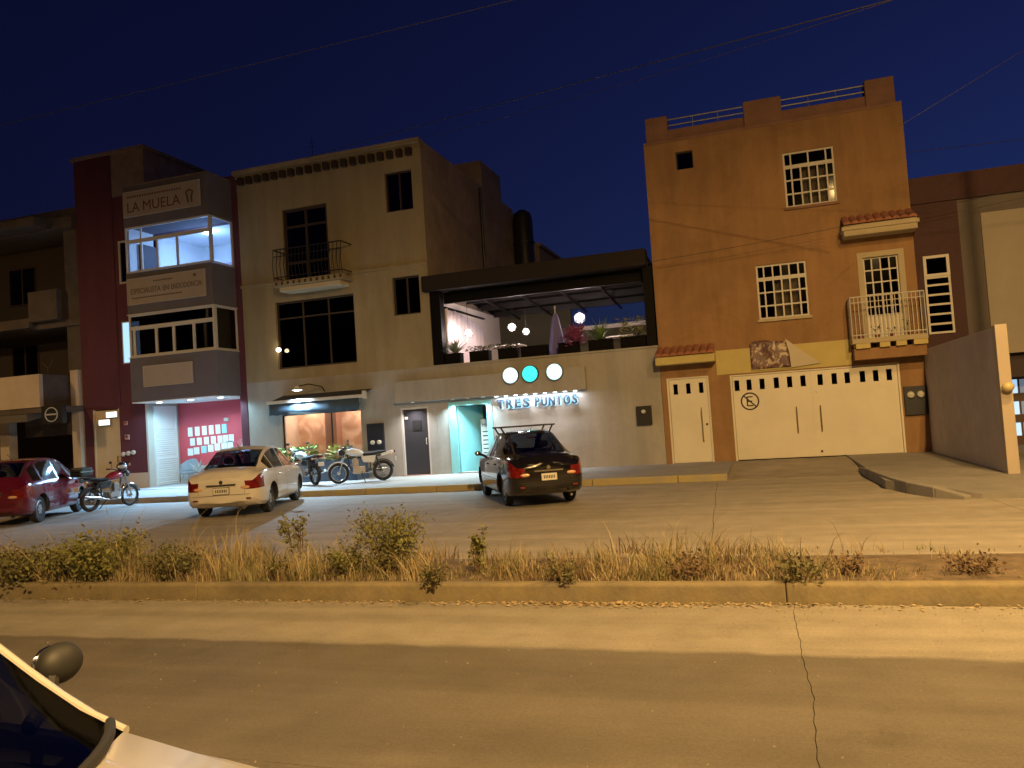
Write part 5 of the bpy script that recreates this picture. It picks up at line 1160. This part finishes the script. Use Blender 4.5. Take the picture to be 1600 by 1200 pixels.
# ------------------------------------------------------------------ motorcycles
def make_bike(label, loc, heading, tank_m, body_m, box=False, white_fender=False, grp='motorcycles parked by the kerb'):
    t = thing('motorcycle', label, 'motorcycle', loc, R(heading), group=grp)
    def P(mb, nm, mm, par=None, **k): return mb.build(nm, mm, par or t, local=True, **k)
    wr = .30; wb = .64
    for wx in (-wb, wb):
        tw = .05 if wx < 0 else .04
        w = P(MB().tube([(wx + (wr - tw) * math.cos(a * .2244), 0, wr + (wr - tw) * math.sin(a * .2244)) for a in range(28)], tw, 10, True), 'wheel', m_rubber, smooth=True)
        P(MB().tube([(wx + (wr - tw * 2) * math.cos(a * .2618), 0, wr + (wr - tw * 2) * math.sin(a * .2618)) for a in range(24)], .014, 6, True), 'rim', m_chrome, w, smooth=True)
        sp = MB()
        for q in range(14):
            a = q * 2 * math.pi / 14; sp.tube([(wx + .035 * math.cos(a + .5), .03 * (-1) ** q, wr + .035 * math.sin(a + .5)), (wx + (wr - tw * 2) * math.cos(a), 0, wr + (wr - tw * 2) * math.sin(a))], .003, 4)
        P(sp, 'spokes', m_chrome, w); P(MB().lathe([(.045, -.06), (.045, .06)], (wx, 0, wr), (0, 1, 0), 14), 'hub', m_rim, w)
    # fork and bars
    fk = MB()
    for s in (-1, 1): fk.tube([(wb, s * .075, wr), (wb - .22, s * .075, .92)], [.022, .028])
    P(fk, 'fork', m_chrome)
    P(MB().tube([(wb - .42, -.36, 1.06), (wb - .3, -.22, 1.04), (wb - .24, -.08, .98), (wb - .24, .08, .98), (wb - .3, .22, 1.04), (wb - .42, .36, 1.06)], .014), 'handlebar', m_chrome)
    gp = MB()
    for s in (-1, 1): gp.tube([(wb - .42, s * .36, 1.06), (wb - .37, s * .27, 1.05)], .02)
    P(gp, 'grips', m_rubber)
    for s in (-1, 1):
        mr = P(MB().tube([(wb - .33, s * .25, 1.05), (wb - .3, s * .3, 1.2)], .007, 5), 'mirror_stalk', m_plast); P(MB().ell((wb - .31, s * .32, 1.23), .015, .06, .04), 'mirror', m_plast, mr, smooth=True)
    hl = P(MB().ell((wb - .1, 0, .9), .1, .095, .095), 'headlamp', m_plast, smooth=True); P(MB().lathe([(.08, 0), (.05, .025), (0, .03)], (wb - .03, 0, .9), (1, 0, 0), 16), 'lens', m_head, hl, smooth=True)
    P(MB().ell((wb - .2, 0, 1.02), .06, .1, .04), 'instrument', m_plast, smooth=True)
    # fenders
    def fender(cx, a0, a1, mm, r=.345, wdt=.06):
        n = 12; vs = []; fs = []
        for i in range(n + 1):
            a = a0 + (a1 - a0) * i / n
            for y, dr in ((-wdt, -.03), (-wdt * .6, 0), (wdt * .6, 0), (wdt, -.03)): vs.append((cx + (r + dr) * math.cos(a), y, wr + (r + dr) * math.sin(a)))
        for i in range(n):
            for k in range(3): q = i * 4 + k; fs.append((q, q + 1, q + 5, q + 4))
        o = P(MB().add(vs, fs), 'fender', mm, smooth=True); s = o.modifiers.new('s', 'SOLIDIFY'); s.thickness = .006
    fender(wb, .25, 2.5, tank_m if white_fender else m_chrome); fender(-wb, .5, 2.9, m_plast)
    # frame, engine
    fr = MB().tube([(wb - .25, 0, .9), (.1, 0, .82), (-.3, 0, .74), (-.75, 0, .76)], .02).tube([(wb - .27, 0, .84), (.28, 0, .35), (-.1, 0, .28), (-.28, 0, .36), (-.3, 0, .74)], .02)
    for s in (-1, 1): fr.tube([(-.22, s * .07, .38), (-wb, s * .085, wr)], .018).tube([(-wb + .05, s * .1, wr + .03), (-.45, s * .1, .74)], .022)
    P(fr, 'frame', m_plast)
    en = MB().box(-.12, .22, -.11, .11, .26, .46).lathe([(.1, -.15), (.1, .15)], (-.02, 0, .36), (0, 1, 0), 14)
    for q in range(6): en.box(.06, .24, -.09, .09, .47 + .035 * q, .488 + .035 * q)
    en.box(.1, .2, -.06, .06, .46, .7)
    P(en, 'engine', m_rim)
    P(MB().tube([(.2, -.06, .6), (.34, -.08, .42), (.2, -.12, .26), (-.2, -.14, .27), (-.45, -.15, .33), (-.95, -.16, .42)], [.018, .018, .02, .022, .042, .045], 10), 'exhaust', m_chrome, smooth=True)
    # tank, seat, side covers
    vs = []; fs = []; n = 12
    prof = [(-.12, .05, .80, .04), (-.05, .10, .84, .08), (.08, .135, .87, .11), (.22, .14, .89, .115), (.33, .11, .90, .09), (.40, .05, .88, .04)]
    for x, wy, z, hz_ in prof:
        for k in range(n): a = 2 * math.pi * k / n; vs.append((x, wy * math.cos(a), z + hz_ * math.sin(a)))
    for i in range(len(prof) - 1):
        for k in range(n): fs.append((i * n + k, i * n + (k + 1) % n, (i + 1) * n + (k + 1) % n, (i + 1) * n + k))
    fs += [tuple(range(n)), tuple(range((len(prof) - 1) * n, len(prof) * n))]
    P(MB().add(vs, fs), 'fuel_tank', tank_m, smooth=True)
    vs = []; fs = []; prof = [(-.75, .09, .86, .03), (-.6, .11, .84, .045), (-.35, .125, .81, .05), (-.12, .11, .80, .05), (-.04, .07, .82, .035)]
    for x, wy, z, hz_ in prof:
        for k in range(n): a = 2 * math.pi * k / n; vs.append((x, wy * math.cos(a), z + hz_ * math.sin(a)))
    for i in range(len(prof) - 1):
        for k in range(n): fs.append((i * n + k, i * n + (k + 1) % n, (i + 1) * n + (k + 1) % n, (i + 1) * n + k))
    fs += [tuple(range(n)), tuple(range((len(prof) - 1) * n, len(prof) * n))]
    P(MB().add(vs, fs), 'seat', m_rubber, smooth=True)
    for s in (-1, 1): P(MB().prism([(-.38, .55), (-.08, .58), (-.02, .76), (-.45, .76)], s * .09, s * .125, 'y'), 'side_cover', body_m, bevel=.02)
    P(MB().prism([(-.98, .80), (-.6, .72), (-.6, .80), (-.95, .88)], -.07, .07, 'y'), 'tail_cowl', body_m, bevel=.015)
    P(MB().box(-1.02, -.98, -.06, .06, .80, .87), 'tail_light', m_tail); P(MB().box(-1.04, -1.03, -.09, .09, .56, .68), 'licence_plate', m_plate)
    for s in (-1, 1):
        P(MB().tube([(-.88, s * .04, .78), (-.88, s * .18, .78)], .012).ell((-.88, s * .2, .78), .035, .03, .03), 'indicator', m_tailw)
        P(MB().tube([(-.02, s * .1, .3), (-.02, s * .27, .31)], .015), 'footpeg', m_rubber)
    P(MB().tube([(0, .1, .28), (-.1, .3, .01)], .012), 'kickstand', m_iron)
    if box:
        tb = P(MB().box(-1.05, -.68, -.21, .21, .93, 1.18), 'top_box', m_plast, bevel=.05); P(MB().box(-1.06, -.67, -.215, .215, 1.06, 1.075), 'box_seam', m_chrome, tb)
        P(MB().box(-1.0, -.6, -.12, .12, .885, .91), 'luggage_rack', m_iron)
    return t
m_bw = paint('white_tank', (.7, .7, .68), .3); m_bb = paint('black_tank', (.02, .025, .03), .2); m_brd = paint('red_tank', (.25, .02, .04), .25); m_bg = paint('pale_green_tank', (.35, .45, .42), .3)
make_bike('white and black motorcycle standing before the dark meter cabinet', (-11.35, -1.75, .15), 212, m_bw, m_bw, white_fender=True)
make_bike('black motorcycle half hidden behind the white sedan', (-13.15, -1.9, .15), 150, m_bg, m_bb)
make_bike('dark red motorcycle with a top box beside the red hatchback', (-17.0, -5.35, 0), 86, m_brd, m_bb, box=True)
hm = thing('helmet', 'black and pale helmet perched on the dark red motorcycle', 'helmet', (-16.93, -4.98, .98))
MB().ell((-16.93, -4.98, 1.10), .13, .14, .13, 16, 10).build('shell', m_bb, hm, smooth=True); MB().ell((-16.88, -5.02, 1.10), .115, .12, .06, 16, 8).build('visor', mat('pale_visor', (.5, .5, .55), .15, coat=.5), hm, smooth=True)

# ------------------------------------------------------------------ foreground car (only its windscreen corner and bonnet show)
FG = dict(HATCH); FG['zt'] = [(-1.95, .92), (-1.9, 1.0), (-1.72, 1.14), (-1.3, 1.42), (-.8, 1.50), (-.2, 1.52), (.3, 1.46), (.7, 1.27), (1.2, 1.02), (1.5, .985), (1.8, .90), (1.95, .66)]; FG['zs'] = [(-1.95, .86), (-1.8, .97), (-1.2, .98), (0, .95), (1.1, .93), (1.5, .91), (1.8, .82), (1.95, .55)]; FG['pillar'] = .009; FG['dark_trim'] = True; FG['mirror'] = .68; FG['stalk'] = .016; FG['moff'] = .035; FG['seal'] = .009
fgc = make_car('foreground_car', 'white car close to the camera at the lower left corner', FG, paint('cream_white_car_paint', (.40, .385, .36), .35), (-2.34, -21.99, 0), 0, scale=(1, 1, 1.2))

# ------------------------------------------------------------------ overhead wires
def wire(a, b, r, sag, label):
    a = Vector(a); b = Vector(b); pts = []
    for i in range(25): t = i / 24; p = a.lerp(b, t); p.z -= sag * 4 * t * (1 - t); pts.append(p)
    tag(MB().tube(pts, r, 6).build('overhead_wire', mat('dark_cable', (.025, .023, .023), .7), None, loc=pts[0]), label, 'wire', 'overhead wires')
def ext(p, q, s, e): p = Vector(p); q = Vector(q); d = q - p; return p - d * s, q + d * e
wire((-14.4, .3, 10.75), (2.9, -9.9, 8.0 - .5), .010, -.05, 'thickest overhead wire climbing from the mustard roof to the top edge')
wire((-14.4, .3, 10.7), (4.5, -9.6, 7.9), .005, .35, 'thin overhead wire just below the thickest one')
wire(*ext((-13.43, -11.21, 8), (-3.49, -11.43, 8), .6, 1.2), .006, .1, 'upper left overhead wire rising to the top edge')
wire((4.02, .3, 8.0), (14, .3, 7.9), .008, .1, 'short wire meeting the right side of the orange house')
wire(*ext((3.58, -6.62, 7), (5.15, -5.61, 8), .6, 6), .005, .05, 'wire at the far upper right corner of the sky')
wire((-3.2, -.6, 5.75), (9, -.6, 6.75), .006, .12, 'loose cable sagging across the orange house front')

# ------------------------------------------------------------------ vegetation on the median
rng = np.random.default_rng(5)
def dens(x):
    return np.interp(x, [-14, -8.5, -6.5, -5, -4.2, -3.4, -2.6, -1.6, -.4, .6, 1.2, 2.2, 4, 10], [1, 1, .9, .55, .6, .5, .35, .8, .7, .4, .2, .12, .2, .3])
def height(x):
    return np.interp(x, [-14, -8.5, -7, -6, -5, -4, -3, -2.4, -1.4, -.4, .5, 1.2, 2.5, 10], [.5, .5, .5, .45, .4, .35, .32, .42, .36, .34, .26, .14, .12, .2])
def grass(name, n, label, m, hk=1.0, w=.004, x0=-16, x1=6, clump=190, spread=.10, tall=.0):
    cxs = rng.uniform(x0, x1, clump * 3); keep = rng.random(clump * 3) < dens(cxs); cxs = cxs[keep]; cys = np.where(rng.random(len(cxs)) < .55, rng.uniform(-15.2, -14.7, len(cxs)), rng.uniform(-15.2, -13.6, len(cxs)))
    ch = rng.uniform(.22, 1.0, len(cxs)) ** 1.3 * 1.15; cl = rng.uniform(0, 2 * np.pi, len(cxs)); wt_ = rng.random(len(cxs)) ** 1.5 + .08; wt_ /= wt_.sum()
    ci = rng.choice(len(cxs), n, p=wt_); bx0 = cxs[ci] + rng.normal(0, spread, n); by0 = np.clip(cys[ci] + rng.normal(0, spread * .8, n), -15.24, -13.5)
    h = height(bx0) * ch[ci] * (rng.random(n) ** 1.2 * 1.0 + .18) * hk * (1 + tall * (rng.random(n) < .05)); a = cl[ci] + rng.normal(0, 1.3, n); lean = rng.uniform(.1, .95, n) * h
    dx, dy = np.cos(a), np.sin(a); ww = w * rng.uniform(.5, 1.5, n); fa = rng.uniform(0, np.pi, n); sx, sy = np.cos(fa) * ww, np.sin(fa) * ww; z0 = np.full(n, .12)
    T = ((0, 0, 1.0), (.35, .12, .9), (.7, .45, .6), (.92, 1.0, .0)); v = np.empty((n, 7, 3))
    for q, (tz, tl, tw) in enumerate(T):
        px, py, pz = bx0 + dx * lean * tl, by0 + dy * lean * tl, z0 + h * tz
        if q < 3: v[:, 2 * q] = np.stack([px - sx * tw, py - sy * tw, pz], 1); v[:, 2 * q + 1] = np.stack([px + sx * tw, py + sy * tw, pz], 1)
        else: v[:, 6] = np.stack([px, py, pz], 1)
    me = bpy.data.meshes.new(name); k = np.arange(n) * 7
    fs = [q for i in k.tolist() for q in ((i, i + 1, i + 3, i + 2), (i + 2, i + 3, i + 5, i + 4), (i + 4, i + 5, i + 6))]
    me.from_pydata(v.reshape(-1, 3).tolist(), [], fs); me.materials.append(m)
    o = bpy.data.objects.new(name, me); C.objects.link(o); tag(o, label, 'grass', None, 'stuff'); return o
m_dry = mat('dry_straw', (.27, .215, .115), .8, col2=(.42, .345, .20), scale=4)
m_dull = mat('dull_green_grass', (.12, .13, .045), .8, col2=(.22, .2, .08), scale=4)
m_brn = mat('dead_brown_stalks', (.13, .085, .05), .9, col2=(.2, .14, .08), scale=5)
grass('dry_grass', 16000, 'dry straw-coloured grass along the median strip', m_dry, 1.0, tall=.8)
grass('green_grass', 6000, 'dull green weeds mixed into the median grass', m_dull, .9, .005)
grass('dead_stalks', 9000, 'low dark brown dead growth at the foot of the median grass', m_brn, .55, .006)
grass('grass_thatch', 15000, 'matted pale thatch lying among the median grass', m_dry, .42, .0045, clump=330, spread=.16)
def shrub(x, y, r, h, n, m, label, leaf=.05, stems=9, z=.125, lean=(0, 0)):
    t = thing('shrub', label, 'shrub', (x, y, z), group='shrubs on the median')
    st = MB(); lf = MB()
    for i in range(stems):
        a = random.uniform(0, 2 * math.pi); rr = r * random.uniform(.3, 1); hh = h * random.uniform(.55, 1)
        p0 = Vector((x + .05 * math.cos(a), y + .05 * math.sin(a), z)); p2 = Vector((x + rr * math.cos(a) + lean[0] * h, y + rr * .8 * math.sin(a) + lean[1] * h, z + hh)); p1 = p0.lerp(p2, .5) + Vector((0, 0, h * .12))
        st.tube([p0, p1, p2], [.008, .006, .003], 5)
        for k in range(n // stems):
            tt = random.random() ** .6; q = (p0.lerp(p1, tt * 2) if tt < .5 else p1.lerp(p2, tt * 2 - 1)) + Vector((random.gauss(0, r * .16), random.gauss(0, r * .16), random.gauss(0, r * .12)))
            d = Vector((random.gauss(0, 1), random.gauss(0, 1), random.gauss(.3, .8))).normalized(); s = d.cross(Vector((random.gauss(0, 1), random.gauss(0, 1), random.gauss(0, 1)))).normalized(); L = leaf * random.uniform(.6, 1.4)
            if q.z < z: continue
            lf.add([q, q + d * L * .5 + s * L * .25, q + d * L, q + d * L * .5 - s * L * .25], [(0, 1, 2, 3)])
    st.build('stem', m_brn, t); lf.build('foliage', m, t); return t
m_sh = mat('shrub_leaf', (.10, .12, .035), .7, col2=(.24, .22, .07), scale=9)
m_shd = mat('dark_shrub_leaf', (.07, .08, .03), .75, col2=(.17, .15, .06), scale=9)
shrub(-3.85, -14.85, .44, .68, 3200, m_sh, 'largest bushy shrub on the median in front of the black door', .036, 24)
shrub(-4.35, -14.95, .28, .38, 900, m_sh, 'lower bush touching the left side of the largest median shrub', .04, 9)
shrub(-7.55, -15.0, .62, .52, 3400, m_sh, 'wide sprawling shrub spilling over the kerb at the left', .05, 16, lean=(-.2, -.25))
shrub(-8.5, -15.15, .5, .4, 1800, m_shd, 'dark low shrub at the far left end of the median', .05, 12, lean=(0, -.4))
shrub(-6.5, -15.1, .4, .4, 1300, m_shd, 'dark bush between the sprawling left shrub and the bare kerb', .04, 10)
shrub(-5.7, -13.8, .22, .62, 260, m_sh, 'tall leafy weed rising in front of the white sedan', .06, 7)
shrub(-5.15, -15.0, .2, .26, 260, m_shd, 'small dark weed clump under the white sedan, near the kerb', .04, 7)
shrub(-2.92, -14.8, .14, .52, 240, m_sh, 'slim upright weed just right of the largest shrub', .05, 6)
shrub(-3.2, -15.35, .2, .24, 280, m_shd, 'grey weed tuft hanging over the kerb below the slim weed', .04, 8, z=.12, lean=(.1, -.35))
shrub(-1.85, -15.3, .18, .28, 260, m_shd, 'dark tuft overhanging the kerb in front of the black sedan', .04, 8, z=.12, lean=(0, -.3))
shrub(-.75, -15.0, .3, .2, 420, m_brn, 'dark brown dead tuft on the median below the side door', .04, 9)
shrub(.18, -15.3, .22, .22, 320, m_shd, 'dark weed draped over the kerb at the road joint', .045, 9, z=.14, lean=(.15, -.3))
shrub(.62, -14.9, .2, .17, 240, m_brn, 'low brown tuft just right of the road joint', .04, 7)
shrub(1.55, -14.9, .3, .14, 340, m_brn, 'flat dark tuft near the right edge of the median', .04, 9)
# litter along the kerb
n = 1300; lx = rng.uniform(-9, 3, n); lx = np.where(rng.random(n) < .5, rng.normal(-1.6, .8, n), lx); ly = -15.44 - np.abs(rng.normal(0, .07, n)); mb = MB()
for x, y in zip(lx.tolist(), ly.tolist()):
    L = random.uniform(.015, .05); a = random.uniform(0, 6.28); d = Vector((math.cos(a), math.sin(a), random.uniform(-.1, .4))) * L; s = Vector((-math.sin(a), math.cos(a), random.uniform(-.3, .3))) * L * .35; p = Vector((x, y, .006))
    mb.add([p, p + d * .5 + s, p + d, p + d * .5 - s], [(0, 1, 2, 3)])
tag(mb.build('dry_leaves', mat('dry_leaf_litter', (.26, .19, .1), .9, col2=(.42, .33, .2), scale=30)), 'dry leaf litter gathered along the foot of the median kerb', 'leaves', None, 'stuff')

n = 700; mb = MB()
for x, y in zip(rng.uniform(-9, 4, n).tolist(), np.where(rng.random(n) < .6, -15.46 - np.abs(rng.normal(0, .35, n)), rng.uniform(-19.5, -15.5, n)).tolist()):
    s_ = random.uniform(.003, .010); mb.add([(x - s_, y, .001), (x, y - s_, .001), (x + s_, y, .001), (x, y + s_, .001), (x + s_ * .2, y, .001 + s_ * .9)], [(0, 1, 4), (1, 2, 4), (2, 3, 4), (3, 0, 4)])
tag(mb.build('gravel', mat('road_grit', (.25, .22, .18), .9, var=.4, scale=40)), 'loose grit scattered over the near road and gutter', 'gravel', None, 'stuff')

# ------------------------------------------------------------------ street lamps on the median
def street_lamp(x, label, e=5600):
    t = thing('street_lamp', label, 'street lamp', (x, -14.4, .15), group='street lamps on the median')
    MB().lathe([(.16, 0), (.16, .3), (.09, .35), (.05, 9.9)], (x, -14.4, .15), n=14).build('pole', m_rim, t, smooth=True)
    for s in (1, -1):
        ar = MB().tube([(x, -14.4, 9.9), (x, -14.4 + s * .7, 10.35), (x, -14.4 + s * 1.6, 10.45)], .035).build('arm', m_rim, t)
        MB().ell((x, -14.4 + s * 1.85, 10.47), .16, .38, .1).build('luminaire', m_rim, t, smooth=True)
        MB().lathe([(.13, 0), (.13, -.01)], (x, -14.4 + s * 1.9, 10.365), n=16).build('lens', emis('sodium_lens', SODIUM, 30), t)
        light('SPOT', 'lamp_light', (x, -14.4 + s * 1.9, 10.32), e, SODIUM, t, .12, rot=(R(14) * s, 0, 0), spot=R(168), blend=.8)
street_lamp(4.9, 'double-armed street lamp on the median beyond the right edge', 1500)
street_lamp(-27.5, 'double-armed street lamp on the median beyond the left edge', 1300)

t = thing('street_lamp', 'single-armed street lamp on the near pavement behind the viewer', 'street lamp', (4.5, -29, 0))
MB().lathe([(.16, 0), (.16, .3), (.09, .35), (.05, 10.6)], (4.5, -29, 0), n=14).build('pole', m_rim, t, smooth=True)
MB().tube([(4.5, -29, 10.5), (4.5, -28.3, 10.95), (4.5, -27.3, 11.05)], .035).build('arm', m_rim, t)
MB().ell((4.5, -27.05, 11.07), .16, .38, .1).build('luminaire', m_rim, t, smooth=True)
MB().lathe([(.13, 0), (.13, -.01)], (4.5, -27, 10.965), n=16).build('lens', MATS['sodium_lens'], t)
light('SPOT', 'lamp_light', (4.5, -27, 10.92), 8700, SODIUM, t, .12, rot=(R(9.5), 0, 0), spot=R(176), blend=.5)
